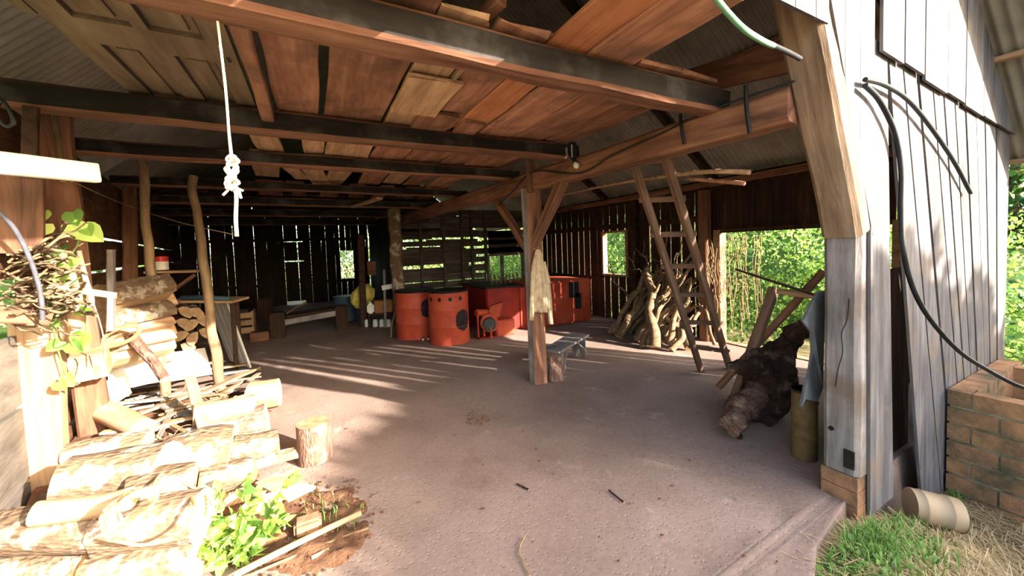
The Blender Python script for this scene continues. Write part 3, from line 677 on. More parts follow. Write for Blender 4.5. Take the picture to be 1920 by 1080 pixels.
# ================================================================ RED KILN AND DRUMS
def drum(c, r, h, label, holes=0, sc=None):
    d = empty('drum', c); tag(d, label, 'drum'); mb = MB(); seg = 40; prof = [(r, 0), (r, .02), (r*.995, h*.33), (r*1.012, h*.34), (r*.995, h*.35), (r*.995, h*.66), (r*1.012, h*.67), (r*.995, h*.68), (r, h-.02), (r, h)]
    vs = [(c[0]+q*math.cos(2*PI*k/seg), c[1]+q*math.sin(2*PI*k/seg), c[2]+z) for q, z in prof for k in range(seg)]
    mb.add(vs, [(i*seg+k, i*seg+(k+1) % seg, (i+1)*seg+(k+1) % seg, (i+1)*seg+k) for i in range(len(prof)-1) for k in range(seg)], 0, True)
    bd = mb.build('body', 'red', d)
    mb = MB(); MBt = [(r*1.02, h), (r*1.03, h+.02), (r*1.0, h+.035), (0.01, h+.037)]
    vs = [(c[0]+q*math.cos(2*PI*k/seg), c[1]+q*math.sin(2*PI*k/seg), c[2]+z) for q, z in MBt for k in range(seg)]
    mb.add(vs, [(i*seg+k, i*seg+(k+1) % seg, (i+1)*seg+(k+1) % seg, (i+1)*seg+k) for i in range(3) for k in range(seg)], 0, False); tag(mb.build('lid', 'iron', d), 'dark iron lid')
    base = math.atan2(CAM.y-c[1], CAM.x-c[0])
    for k in range(holes):
        a = base-.95+k*.52; mb = MB(); p = Vector((math.cos(a), math.sin(a), 0)); t = Vector((-p.y, p.x, 0)); q0 = Vector(c)+p*(r*1.004)+Vector((0, 0, h-.10))
        mb.add([q0+t*math.cos(2*PI*j/12)*.032+Vector((0, 0, math.sin(2*PI*j/12)*.036)) for j in range(12)], [tuple(range(12))]); tag(mb.build('air_hole', 'iron', bd), 'black air hole')
    if sc:
        a0, z0, ra, rz = sc; mb = MB(); rows = 9
        for i in range(rows):
            u = -1+2*i/(rows-1); wdt = math.sqrt(max(0.02, 1-abs(u)**3))
            for j in range(9):
                a = base+a0+ra*wdt*(-1+2*j/8)*(1+.1*noise.noise(Vector((i, j, c[0])))); mb.v.append((c[0]+r*1.006*math.cos(a), c[1]+r*1.006*math.sin(a), c[2]+z0+rz*u+.02*noise.noise(Vector((j, i, 2)))))
        for i in range(rows-1):
            for j in range(8): mb.f.append((i*9+j, i*9+j+1, (i+1)*9+j+1, (i+1)*9+j)); mb.mi.append(0); mb.sm.append(True)
        tag(mb.build('scorched_door', 'scorch', bd), 'black scorched round door patch')
    return d
kc = on(842, 648, Z=0); kc = Vector((kc.x*1.05, kc.y*1.05, 0))
drum((kc.x+.02, kc.y, 0), .345, .87, 'nearer orange-red drum with air holes and a scorched door', 4, (.75, .40, .42, .18))
drum((1.62, 7.05, 0), .36, .84, 'farther red drum behind the one with air holes', 0, (.62, .55, .35, .17))
random.seed(5)
for k in range(5):
    p = on(777+k*6+random.uniform(-2, 2), 640-random.uniform(0, 7), Z=.025); e = Vector((.05, .35, 0)); log('kindling_stick', p, p+e*.7, .022, 'branch', 'end', 'round stick end lying at the foot of the farther red drum', 'stick', 'sticks under the red drums', seg=8)
kl = empty('kiln', (4.0, 6.7, 0)); tag(kl, 'long dark red brick kiln behind the centre post', 'kiln')
def rbox(lo, hi, name, mat, parent, ch=.02):
    bm = bmesh.new(); bmesh.ops.create_cube(bm, size=1); bmesh.ops.scale(bm, vec=Vector(hi)-Vector(lo), verts=bm.verts); bmesh.ops.translate(bm, vec=(Vector(hi)+Vector(lo))/2, verts=bm.verts)
    bmesh.ops.bevel(bm, geom=bm.edges[:], offset=ch, segments=2, affect='EDGES'); mb = MB(); mb.add([v.co.copy() for v in bm.verts], [tuple(v.index for v in f.verts) for f in bm.faces]); bm.free()
    return mb.build(name, mat, parent)
rbox((2.80, 6.42, 0), (3.58, 7.7, .83), 'fire_chamber', 'darkred', kl); rbox((3.50, 6.39, 0), (3.64, 6.43, .80), 'door_frame', 'red', kl, .008)
ob = rbox((3.60, 6.25, .0), (5.12, 7.5, .88), 'oven_body', 'red', kl, .03); rbox((2.78, 6.40, .83), (3.62, 7.72, .855), 'top_plate', 'iron', kl, .008)
tag(rbox((4.55, 6.24, .52), (4.80, 6.252, .84), 'scorch_mark', 'scorch', ob, .004), 'black scorch mark')
tag(rbox((4.70, 6.24, .28), (4.86, 6.251, .60), 'scorch_mark', 'scorch', ob, .004), 'black scorch mark')
od = rbox((3.75, 6.235, .10), (4.30, 6.252, .66), 'oven_door', 'red', ob, .006)
for zz in (.2, .5): rbox((3.72, 6.225, zz), (3.80, 6.24, zz+.05), 'hinge', 'iron', ob, .003)
random.seed(8)
for k in range(7):
    x = 3.15+.1*k; log('kindling_stick', (x, 6.9, .87), (x+random.uniform(-.05, .05), 6.95, 1.0+random.uniform(0, .08)), .02, 'branch', 'end', 'stick standing on top of the dark red fire chamber', 'stick', 'sticks on the kiln', seg=7)
bl = empty('blower', on(918, 624, Z=0)); tag(bl, 'red blower fan with round grille beside the drums', 'blower')
bc = on(918, 607, Y=6.05); ax = (CAM-bc); ax.z = 0; ax.normalize(); tx = Vector((-ax.y, ax.x, 0))
mb = MB(); R = .15; seg = 28; ring = [(R*(1+.18*k/seg)*math.cos(2*PI*k/seg), R*(1+.18*k/seg)*math.sin(2*PI*k/seg)) for k in range(seg)]
vs = [bc+tx*a+Vector((0, 0, b+.02))+ax*(.0) for a, b in ring]+[bc+tx*a+Vector((0, 0, b+.02))-ax*.14 for a, b in ring]
mb.add(vs, [(k, (k+1) % seg, (k+1) % seg+seg, k+seg) for k in range(seg)]+[tuple(range(seg)), tuple(range(2*seg-1, seg-1, -1))]); mb.build('housing', 'red', bl)
ir = MB().tube([bc+ax*.001, bc+ax*.07], .118, 24, 0).build('intake_ring', 'red', bl); MB().tube([bc+ax*.002, bc+ax*.062], [.108, .108], 24, 0, 0).build('intake', 'iron', bl)
mb = MB()
for k in range(-4, 5):
    h = math.sqrt(max(0, .108**2-(k*.024)**2)); g0 = bc+ax*.068
    mb.tube([g0+tx*(k*.024)-Vector((0, 0, h)), g0+tx*(k*.024)+Vector((0, 0, h))], .003, 5); mb.tube([g0-tx*h+Vector((0, 0, k*.024)), g0+tx*h+Vector((0, 0, k*.024))], .003, 5)
tag(mb.build('grille', 'greymetal', ir), 'wire grille')
q = bc-ax*.07+tx*.05; mb = MB(); mb.slab([q+tx*-.09+Vector((0, 0, .12)), q+tx*.13+Vector((0, 0, .10)), q+tx*.20+Vector((0, 0, .36)), q+tx*-.02+Vector((0, 0, .30))], ax*-.10); mb.build('outlet', 'red', bl)
rbox((bc.x+.12, bc.y-.02, .02), (bc.x+.50, bc.y+.30, .30), 'motor_box', 'red', bl)
MB().tube([Vector((bc.x-.20, bc.y+.12, .46)), Vector((bc.x+.05, bc.y+.15, .44))], .06, 14, 0, 0).build('air_duct', 'red', bl)
for dx in (-.17, -.06): MB().tube([(bc.x+dx, bc.y+.12, 0), (bc.x+dx, bc.y+.12, .42)], .02, 8, 0, 0).build('leg', 'red', bl)
rbox((bc.x-.2, bc.y+.02, .0), (bc.x+.5, bc.y+.32, .025), 'base_plate', 'darkred', bl, .005)
MB().tube([(bc.x, bc.y-.05, .02), (bc.x, bc.y-.05, .22)], .022, 8, 0, 0).build('leg', 'red', bl)
# bench on a stump
bn = empty('bench', (2.95, 4.1, 0)); tag(bn, 'low plank bench beside the centre post, one end on a stump', 'bench')
A = [Vector(p) for p in ((2.49, 3.99, .285), (2.56, 3.75, .285), (3.44, 4.26, .285), (3.30, 4.50, .285))]
MB().slab(A, (0, 0, .028)).build('seat', 'grey', bn)
dd = (A[2]-A[1]).normalized(); ss = (A[0]-A[1]).normalized(); q = A[1]+dd*.86+ss*.01; q.z = 0
mb = MB(); wv = (A[0]-A[1]).length-.02; zz = Vector((0, 0, 1))
mb.slab([q, q+ss*wv*.30, q+ss*wv*.42+zz*.11, q+ss*wv*.58+zz*.11, q+ss*wv*.7, q+ss*wv, q+ss*wv+zz*.285, q+zz*.285], dd*.028); mb.build('leg', 'grey', bn)
q = A[1]+dd*.12+ss*.01; q.z = 0; MB().slab([q, q+ss*.05, q+ss*.05+zz*.285, q+zz*.285], dd*.025).build('leg', 'grey', bn)
timber('brace', A[1]+dd*.30+ss*.03-zz*.01, A[1]+dd*.17+ss*.03-zz*.285, .03, .018, 'grey', parent=bn); timber('brace', A[1]+dd*.62+ss*.03-zz*.01, A[1]+dd*.86+ss*.03-zz*.16, .03, .018, 'grey', parent=bn)
log('stump', (2.50, 3.76, 0), (2.50, 3.77, .283), .115, 'barkdark', 'endgrey', 'dark weathered stump under the near end of the low bench', 'stump', r2=.085, nz=.25)
# jacket hung on the centre post
JY = 3.64; jk = empty('jacket', on(1012, 610, Y=JY)); tag(jk, 'dusty pale work jacket hung on the centre post', 'jacket')
def drape(outl, name, th=.02, folds=5, amp=.018):
    n = 14; mb = MB(); rows = []
    for i in range(n+1):
        t = i/n
        k = t*(len(outl)-1); a = min(int(k), len(outl)-2); f = k-a
        y = outl[a][0]+(outl[a+1][0]-outl[a][0])*f; xl = outl[a][1]+(outl[a+1][1]-outl[a][1])*f; xr = outl[a][2]+(outl[a+1][2]-outl[a][2])*f
        row = []
        for j in range(13):
            u = j/12; p = on(xl+(xr-xl)*u, y, Y=JY); w = math.sin(u*PI*folds+t*1.3)*amp*(.3+t)+.03*math.sin(PI*u)
            row.append(p+Vector((0, -w-.02, 0)))
        rows.append(row)
    vs = [p for r in rows for p in r]; bk = [p+Vector((0, th, 0)) for p in vs]; W_ = 13; fs = []
    for i in range(n):
        for j in range(12): fs.append((i*W_+j, (i+1)*W_+j, (i+1)*W_+j+1, i*W_+j+1))
    N = len(vs); fs += [tuple(N+k for k in reversed(f)) for f in fs]
    for i in range(n): fs += [(i*W_, N+i*W_, N+(i+1)*W_, (i+1)*W_), (i*W_+12, (i+1)*W_+12, N+(i+1)*W_+12, N+i*W_+12)]
    fs += [(n*W_+j, N+n*W_+j, N+n*W_+j+1, n*W_+j+1) for j in range(12)]
    return mb.add(vs+bk, fs, 0, True).build(name, 'cloth', jk)
drape([(468, 1003, 1012), (490, 998, 1018), (530, 996, 1024), (570, 1000, 1026), (585, 1000, 1026)], 'body')
drape([(478, 1000, 1007), (510, 994, 1005), (560, 992, 1002), (600, 990, 998)], 'sleeve', folds=2, amp=.008); drape([(490, 1015, 1021), (520, 1019, 1029), (570, 1024, 1033), (607, 1027, 1035)], 'sleeve', folds=2, amp=.008)
drape([(500, 1008, 1014), (530, 1008, 1017), (560, 1006, 1014)], 'placket', folds=3, amp=.02)
# ================================================================ FIREWOOD ON THE SUNNY SIDE
def depth(p): return (p-CAM).dot(fw)
def L(x0, y0, z0, x1, y1, z1, rpx, label, mat='bark', end='end', r2px=None, kind='log', cat='firewood log', group='firewood pile by the low board wall', **k):
    a = on(x0, y0, Z=z0); b = on(x1, y1, Z=z1); r = rpx*(depth(a)+depth(b))/2/FPX; r2 = r2px*depth(b)/FPX if r2px else None
    if kind == 'log': return log('firewood_log', a, b, r, mat, end, label, cat, group, r2, **k)
    return wedge('split_log', a, b, r, mat, label, cat, group, **k)
L(-20, 1064, .14, 183, 1060, .14, 45, 'thick log at the very bottom of the sunlit pile, under the mossy log')
L(192, 1066, .14, 376, 1040, .14, 46, 'thick log at the bottom of the sunlit pile, beside the leafy plant')
L(14, 1002, .36, 196, 984, .36, 42, 'mossy log resting on the bottom log, with the brown rope at its end', nz=.25)
L(200, 990, .34, 384, 962, .34, 48, 'fat log in the sunlit pile with brown rope trailing over it', nz=.22)
L(66, 964, .50, 240, 936, .50, 21, 'thin peeled log lying across the pile behind the mossy log', 'split')
L(122, 905, .50, 318, 876, .50, 45, 'big lichen-spotted log behind the wide sunlit post', nz=.2)
L(246, 934, .44, 364, 902, .44, 36, 'short log with bright round cut end above the rope coil', nz=.2)
L(322, 868, .34, 432, 846, .34, 46, 'whitish fat log in the middle of the sunlit pile', nz=.2)
L(372, 905, .24, 470, 880, .20, 26, 'short grey log below the whitish fat log')
L(376, 812, .26, 502, 790, .24, 40, 'gnarled log with a frayed end near the short stump', 'barkdark', nz=.35)
L(362, 780, .42, 478, 760, .40, 21, 'smooth peeled log on top of the gnarled log', 'split')
L(106, 746, .52, 268, 806, .40, 19, 'long smooth pole slanting down out of the wide sunlit post', 'pale', nz=.06)
L(130, 856, .44, 276, 832, .44, 24, 'log with a bright cut end behind the big lichen-spotted log')
L(438, 848, .16, 522, 832, .14, 28, 'short log on the ground behind the frayed log end')
L(430, 886, .08, 566, 850, .06, 16, 'flat split slab lying beside the short stump', 'bark', kind='wedge')
L(470, 742, .16, 524, 735, .16, 27, 'short thick block with a pale sawn face at the pile edge', 'split')
L(300, 850, .15, 420, 930, .10, 40, 'half hidden log under the whitish fat log'); L(60, 1020, .14, 220, 1010, .14, 40, 'half hidden log behind the bottom logs')
L(100, 960, .2, 260, 960, .2, 50, 'half hidden log beneath the thin peeled log'); L(150, 920, .15, 330, 900, .15, 50, 'half hidden log beneath the big lichen-spotted log')
L(300, 800, .12, 420, 830, .1, 40, 'half hidden log beneath the gnarled log')
# litter mound that carries the sticks
random.seed(31); mb = MB(); n = 40
for j in range(n+1):
    for i in range(n+1):
        y = 2.25+3.1*j/n; xl = wl(y)+.02; xr = -.42-.06*math.sin(y*3); x = xl+(xr-xl)*i/n; u = i/n
        hgt = (.34 if y > 3.2 else .06+.28*sstep((y-2.4)/.8))*sstep((1-u)*2.2)*(1-.6*sstep((y-4.3)/.9))
        mb.v.append((x, y, -.02+hgt+.03*noise.noise(Vector((x*6, y*6, 1)))))
for j in range(n):
    for i in range(n): mb.f.append((j*(n+1)+i, j*(n+1)+i+1, (j+1)*(n+1)+i+1, (j+1)*(n+1)+i)); mb.mi.append(0); mb.sm.append(True)
tag(mb.build('bark_litter', 'dirt', recenter=False), 'heap of bark litter and chips under the firewood pile', 'litter', kind='stuff')
def hz(x, y):
    xl = wl(y)+.02; xr = -.42-.06*math.sin(y*3); u = (x-xl)/(xr-xl)
    if u > 1: return 0
    return max(0, -.02+(.34 if y > 3.2 else .06+.28*sstep((y-2.4)/.8))*sstep((1-u)*2.2)*(1-.6*sstep((y-4.3)/.9)))
ST = [(240, 728, 352, 712, 9), (225, 792, 348, 738, 16), (258, 778, 350, 742, 10), (332, 748, 296, 822, 9), (378, 738, 482, 690, 17), (392, 724, 470, 692, 13), (398, 704, 486, 692, 9), (395, 692, 462, 683, 8), (400, 748, 452, 716, 10), (236, 752, 330, 728, 8),
      (470, 712, 486, 700, 7), (268, 800, 340, 770, 9), (300, 760, 380, 790, 7), (408, 720, 488, 706, 8), (360, 700, 300, 728, 7), (430, 735, 500, 716, 9), (280, 735, 355, 722, 6), (310, 790, 352, 812, 8), (405, 765, 462, 742, 7), (250, 815, 330, 795, 8), (340, 690, 420, 676, 7), (345, 705, 402, 690, 8), (200, 775, 262, 752, 10), (440, 752, 496, 738, 8), (385, 755, 330, 780, 6)]
TX = ['pale split slat', 'wide pale slab', 'grey thin slat', 'short pale stick', 'sunlit slab with a pointed end']
for i, (x0, y0, x1, y1, wpx) in enumerate(ST):
    a = on(x0, y0, Z=.3); 
    for _ in range(3): a = on(x0, y0, Z=hz(a.x, a.y)+.05+.004*(i % 7))
    b = on(x1, y1, Z=.3)
    for _ in range(3): b = on(x1, y1, Z=hz(b.x, b.y)+.05+.004*((i*3) % 7))
    w = wpx*2*depth(a)/FPX*.55
    timber('kindling_stick', a, b, w, .022, 'split' if i % 3 else 'grey', f'{TX[i % 5]} in the sunlit kindling heap', 'kindling', 'kindling on the firewood pile', ragged=.04, rough=.01, taper=.3 if i % 2 else 0)
for i in range(26):
    p = on(random.uniform(240, 470), random.uniform(705, 835), Z=.3)
    p.z = hz(p.x, p.y)+random.uniform(.04, .10); a_ = random.uniform(-.5, .7); l_ = random.uniform(.10, .26); d_ = Vector((math.cos(a_), math.sin(a_), random.uniform(-.08, .12)))*l_
    timber('kindling_stick', p-d_, p+d_, random.uniform(.025, .055), .018, random.choice(('split', 'pale', 'grey', 'branch')), 'loose piece of kindling among the sunlit slats of the heap', 'kindling', 'loose kindling pieces', ragged=.03, rough=.01, taper=random.choice((0, .4)))
timber('stake', on(356, 708, Z=.62), on(392, 838, Z=.30), .07, .035, 'pale', 'pale upright stake standing in the kindling heap', 'stake', rough=.006)
random.seed(33)
mb = MB()
for k in range(55):
    p = on(random.uniform(235, 480), random.uniform(720, 880), Z=.25); p.z = hz(p.x, p.y)+.03
    a = random.uniform(0, 2*PI); l = random.uniform(.06, .16)
    q = [p+Vector((math.cos(a)*l*t-math.sin(a)*.03*math.sin(t*3), math.sin(a)*l*t+math.cos(a)*.03*math.sin(t*3), .03*math.sin(t*PI)+.01)) for t in (0, .35, .7, 1)]
    mb.tube(smooth_path(q, 3), random.uniform(.003, .008), 5, 0, 0)
tag(mb.build('twigs', 'branch', recenter=False), 'loose twigs and bark shreds strewn over the firewood pile', 'twigs', kind='stuff')
def sheet(name, px, zs, th, mat, label, cat, bow=0.0):
    q = [on(x, y, Z=z) for (x, y), z in zip(px, zs)]; nn = (q[1]-q[0]).cross(q[3]-q[0]).normalized(); N = 8; mb = MB()
    if nn.dot(CAM-q[0]) < 0: nn = -nn
    for i in range(N+1):
        for j in range(N+1):
            u, v = i/N, j/N; p = q[0].lerp(q[1], u).lerp(q[3].lerp(q[2], u), v)+nn*(bow*math.sin(PI*u)*math.sin(PI*v)); mb.v.append(p)
    for p in list(mb.v): mb.v.append(p-nn*th)
    W_ = N+1; K = W_*W_
    for i in range(N):
        for j in range(N):
            f = (i*W_+j, i*W_+j+1, (i+1)*W_+j+1, (i+1)*W_+j); mb.f += [f, tuple(K+k for k in reversed(f))]
    for i in range(N):
        for a, b in ((i, i+1), (N*W_+i, N*W_+i+1), (i*W_, (i+1)*W_), (i*W_+N, (i+1)*W_+N)): mb.f.append((a, b, K+b, K+a))
    mb.mi = [0]*len(mb.f); mb.sm = [False]*len(mb.f)
    return tag(mb.build(name, mat), label, cat)
sheet('board', [(197, 652), (243, 648), (306, 712), (205, 735)], [.80, .80, .48, .46], .015, 'white', 'large white board lying tilted beside the wooden crate', 'board')
sheet('board', [(300, 664), (384, 652), (398, 700), (306, 716)], [.62, .62, .42, .42], .012, 'white', 'white board lying at the feet of the two thin poles', 'board', .02)
sheet('plastic_sheet', [(168, 722), (232, 706), (248, 736), (206, 762)], [.62, .62, .46, .46], .008, 'cream', 'cream folded sheet under the white board and crate', 'sheet', .04)
cr = empty('crate', on(165, 715, Z=.5)); tag(cr, 'small wooden crate tied with cord beside the white board', 'crate')
cq = [on(x, y, Y=3.6) for x, y in ((127, 672), (192, 660), (204, 705), (136, 720))]; bkv = Vector((-.05, .22, .03))
mb = MB(); mb.slab(cq, bkv); mb.build('box', 'split', cr)
mb = MB(); e = Vector((.0, -.012, 0)); mid = lambda a, b, t: a+(b-a)*t
mb.slab([mid(cq[0], cq[1], -.02)+e, mid(cq[0], cq[1], .13)+e, mid(cq[3], cq[2], .13)+e, mid(cq[3], cq[2], -.02)+e], Vector((0, .02, 0))); mb.build('corner_batten', 'pale', cr)
mb = MB(); mb.tube([mid(cq[0], cq[1], .68)+e*1.4, mid(cq[3], cq[2], .70)+e*1.4], .004, 6, 0, 0); mb.tube(smooth_path([mid(cq[0], cq[1], .25)+e*1.4, mid(cq[0], cq[2], .3)+e*1.6, mid(cq[3], cq[2], .1)+e*1.8, mid(cq[3], cq[2], .25)+e*2], 4), .004, 6, 0, 0); mb.build('cord', 'vine', cr)
bt = [on(x, y, Y=4.0) for x, y in ((184, 652), (203, 626), (234, 613), (262, 612), (252, 632), (222, 646), (186, 654))]
cordobj('bow_handle', bt, .016, 'orange', 'curved orange wooden hoop leaning on the split firewood', 'hoop')
log('branch', on(248, 630, Y=4.2), on(308, 712, Y=3.9), .04, 'barkdark', 'end', 'slanting split branch between the hoop and the thin pole', 'branch', 'slanting wood', r2=.035, kink=.04)
# split firewood stack against the left boards
random.seed(6)
rows = [(552, 5.0), (574, 5.0), (600, 5.0), (626, 5.0), (652, 5.0), (676, 5.0)]
SL_ = ['top', 'second', 'third', 'fourth', 'fifth', 'lowest']
for i, (py, Y) in enumerate(rows):
    w = random.uniform(-3, 3); m_ = 'bark' if i in (0, 2) else 'pale'
    wedge('split_log', on(192, py+w+8, Y=4.15), on(305, py-16+w, Y=4.75), .125, m_, f'split log, {SL_[i]} of the row facing the front in the split stack', 'firewood log', 'split firewood stack', roll=random.uniform(-.5, .5))
    wedge('split_log', on(272, py-6+w, Y=4.9), on(326, py-22+w, Y=4.95), .115, 'pale', f'split log end, {SL_[i]} behind the thin pole in the split stack', 'firewood log', 'split firewood stack', roll=random.uniform(-1, 2.5))
for i, (x, y) in enumerate(((342, 610), (362, 612), (345, 588), (365, 590), (378, 604), (340, 634), (366, 636), (384, 628), (350, 655))):
    wedge('split_log', on(x, y, Y=5.7), on(x, y, Y=5.7)+Vector((-.12, .42, .0)), .085, 'bark' if i % 2 else 'barkdark', f'split log end, {ORD[i]} of the small stack between the two thin poles', 'firewood log', 'small split stack', roll=random.uniform(-1.5, 1.5))
sh = timber('shelf_board', on(276, 511, Y=6.0), on(372, 508, Y=6.0), .22, .03, 'pale', 'short wall shelf board carrying the red and white can', 'shelf', up=(0, 0, 1))
timber('shelf_brace', on(365, 515, Y=6.1), on(320, 548, Y=6.1), .05, .04, 'beam', 'slanting brace under the wall shelf board', 'brace')
cn = empty('can', on(303, 504, Y=5.95)); tag(cn, 'small red and white can on the wall shelf', 'can'); c = on(303, 506, Y=5.95)
MB().tube([c, c+Vector((0, 0, .10))], .068, 20, 0, 0).build('body', 'white', cn); MB().tube([c+Vector((0, 0, .10)), c+Vector((0, 0, .16))], .069, 20, 0, 0).build('band', 'redcan', cn)
tb = empty('table', on(395, 640, Y=6.7)); tag(tb, 'rough table with a blue tarpaulin behind the thin poles', 'table')
a, b = on(330, 562, Y=6.7), on(452, 562, Y=6.5)
timber('tabletop', a, b, .5, .03, 'pale', parent=tb); 
for q in (a+Vector((.08, -.15, -.02)), b+Vector((-.08, -.15, -.02)), a+Vector((.08, .18, -.02)), b+Vector((-.08, .18, -.02))): timber('leg', q, Vector((q.x, q.y, .02)), .05, .05, 'walldark', parent=tb)
tag(cordobj('tarpaulin', [a+Vector((.1, -.16, .03)), a.lerp(b, .5)+Vector((0, -.2, .05)), b+Vector((-.1, -.14, .03))], .035, 'blueplastic', None, None), 'rolled blue tarpaulin on the rough table behind the thin poles', 'tarpaulin')
# ribbed pale panel
pb = on(431, 676, Z=.05); pb2 = on(470, 690, Z=.02); pt = on(390, 568, Y=pb.y+.25); pt2 = on(424, 563, Y=pb2.y+.30)
rp_ = empty('ribbed_panel', pb); tag(rp_, 'pale ribbed metal panels leaning beyond the thin poles', 'panel')
for k in range(4):
    u0, u1 = k/4+.01, (k+1)/4-.02; q = [pb.lerp(pb2, u0), pb.lerp(pb2, u1), pt.lerp(pt2, u1), pt.lerp(pt2, u0)]; nn = (q[1]-q[0]).cross(q[3]-q[0]).normalized()*.02
    mb = MB(); mb.slab(q, nn*.3); 
    mb.slab([q[0].lerp(q[1], 0), q[0].lerp(q[1], .25), q[3].lerp(q[2], .25), q[3]], -nn); mb.slab([q[0].lerp(q[1], .8), q[1], q[2], q[3].lerp(q[2], .8)], -nn); mb.build('strip', 'panel', rp_)
crt = empty('crate', on(445, 655, Z=.0)); tag(crt, 'old slatted crate behind the ribbed panels', 'crate'); q = on(440, 640, Z=.0)+Vector((.0, .5, 0))
for zz in (.05, .2, .35): rbox((q.x-.3, q.y, zz), (q.x+.25, q.y+.02, zz+.11), 'slat', 'pale', crt, .004)
for xx in (-.3, .22): rbox((q.x+xx, q.y+.02, 0), (q.x+xx+.03, q.y+.35, .48), 'side_panel', 'pale', crt, .004)
rbox((q.x-.28, q.y+.05, .03), (q.x+.22, q.y+.33, .05), 'bottom', 'pale', crt, .004); tag(rbox((q.x-.26, q.y+.02, .40), (q.x+.2, q.y+.34, .52), 'black_bag', 'iron', None, .04), 'dark bag lying on the slatted crate', 'bag')
random.seed(61); mb = MB()
for k in range(150):
    p = on(random.gauss(900, 16), random.gauss(785, 7), Z=.003) if k < 90 else on(random.uniform(640, 1500), random.uniform(740, 1060), Z=.003); q = random.uniform(.004, .012)
    mb.add([p+Vector((dx*q*random.uniform(.6, 2), dy*q*random.uniform(.6, 1.6), dz*q*.6)) for dx, dy, dz in ((1, 0, 0), (0, 1, 0), (-1, 0, 0), (0, -1, 0), (0, 0, 1))], [(0, 1, 4), (1, 2, 4), (2, 3, 4), (3, 0, 4)])
tag(mb.build('crumbs', 'dirt', recenter=False), 'dark crumbs and chips scattered on the bare packed floor', 'crumbs', kind='stuff')
# stump, twigs, dug patch, plant
log('stump', (-.075, 3.30, 0), (-.075, 3.31, .285), .128, 'barkdark', 'split', 'short chopping stump standing alone on the sunlit floor', 'stump', r2=.122, bend=.0, nz=.08, seg=22)
random.seed(14); mb = MB(); c = on(590, 975, Z=0); n = 30
for j in range(n+1):
    for i in range(n+1):
        u, v = -1+2*i/n, -1+2*j/n; r = math.hypot(u, v); x = c.x-.06+u*.46-v*.08; y = c.y+v*.46
        r *= 1+.28*noise.noise(Vector((u*1.6, v*1.6, 4))); h = -.004+(.034*noise.noise(Vector((x*9, y*9, 2)))+.022*noise.noise(Vector((x*24, y*24, 2)))+.012)*sstep((1-r)*2.5)-.04*sstep((r-.7)*2)
        mb.v.append((x, y, h))
for j in range(n):
    for i in range(n): mb.f.append((j*(n+1)+i, j*(n+1)+i+1, (j+1)*(n+1)+i+1, (j+1)*(n+1)+i)); mb.mi.append(0); mb.sm.append(True)
for k in range(260):
    a = random.uniform(0, 2*PI); rr_ = random.random()**.7*1.15; x = c.x+math.cos(a)*rr_*.34; y = c.y+math.sin(a)*rr_*.4; q = random.uniform(.004, .016)
    vs = [Vector((x, y, .004))+Vector((dx*q*random.uniform(.6, 1.3), dy*q*random.uniform(.6, 1.3), dz*q*random.uniform(.5, 1))) for dx, dy, dz in ((1, 0, 0), (0, 1, 0), (-1, 0, 0), (0, -1, 0), (0, 0, 1), (0, 0, -1))]
    mb.add(vs, [(0, 1, 4), (1, 2, 4), (2, 3, 4), (3, 0, 4), (1, 0, 5), (2, 1, 5), (3, 2, 5), (0, 3, 5)])
tag(mb.build('loose_dirt', 'dirt', recenter=False), 'dark dug earth with crumbs around the leafy plant', 'dirt', kind='stuff')
log('thin_stick', on(440, 1078, Z=.05), on(676, 962, Z=.05), .016, 'pale', 'end', 'long pale stick lying across the dug earth', 'stick', bend=.01, nz=.06)
log('thin_stick', on(584, 1046, Z=.012), on(616, 1030, Z=.012), .010, 'split', 'end', 'short pale stick lying at the edge of the dug earth', 'stick', bend=0, nz=.1)
log('thin_stick', on(470, 1078, Z=.03), on(690, 990, Z=.02), .007, 'branch', 'end', 'thin dry twig lying beside the long pale stick', 'stick', bend=.04, nz=.1)
q = on(578, 990, Z=.03); rb = rbox((q.x-.07, q.y-.04, .01), (q.x+.07, q.y+.05, .09), 'brick_piece', 'brick', None, .015); tag(rb, 'broken brick lying in the dug earth', 'brick')
sheet('bark_slab', [(478, 905), (520, 886), (592, 912), (540, 938)], [.12, .13, .08, .06], .02, 'pale', 'beige slab of bark at the edge of the dug earth', 'slab', .02)
q = on(498, 942, Z=.1); mb = MB(); bm = bmesh.new(); bmesh.ops.create_icosphere(bm, subdivisions=3, radius=1)
mb.add([q+Vector((v.co.x*.10, v.co.y*.06, v.co.z*.05))*1.0*(1+.15*noise.noise(v.co*1.7)) if False else q+Vector((v.co.x*.10, v.co.y*.06, v.co.z*.05))*(1+.15*noise.noise(v.co*1.7)) for v in bm.verts], [tuple(v.index for v in f.verts) for f in bm.faces], 0, True); bm.free()
tag(mb.build('stone', 'white'), 'white stone behind the leafy plant', 'stone')
pl = empty('leafy_plant', on(455, 1040, Z=.02)); tag(pl, 'bright green leafy plant growing beside the firewood pile', 'plant')
random.seed(44); st = MB(); lf = MB(); c0 = on(450, 1050, Z=.0)
for k in range(22):
    a = random.uniform(0, 2*PI); rr_ = random.uniform(.03, .26); hh = random.uniform(.16, .40); tip = c0+Vector((math.cos(a)*rr_*1.1, math.sin(a)*rr_*.7, hh)); base = c0+Vector((math.cos(a)*.06, math.sin(a)*.06, 0)); mdp = base.lerp(tip, .5)+Vector((0, 0, .05))
    path = smooth_path([base, mdp, tip], 5); st.tube(path, .004, 5, 0, 0)
    for p in path[2:]:
        for _ in range(2): add_leaf(lf, p, random.uniform(.05, .085), random.choice((0, 0, 1)), (math.cos(a)*.6, math.sin(a)*.6-.3, .4), .62, True)
st.build('stem', 'leafmid', pl); lf.build('leaves', ['leaf', 'leafmid'], pl)
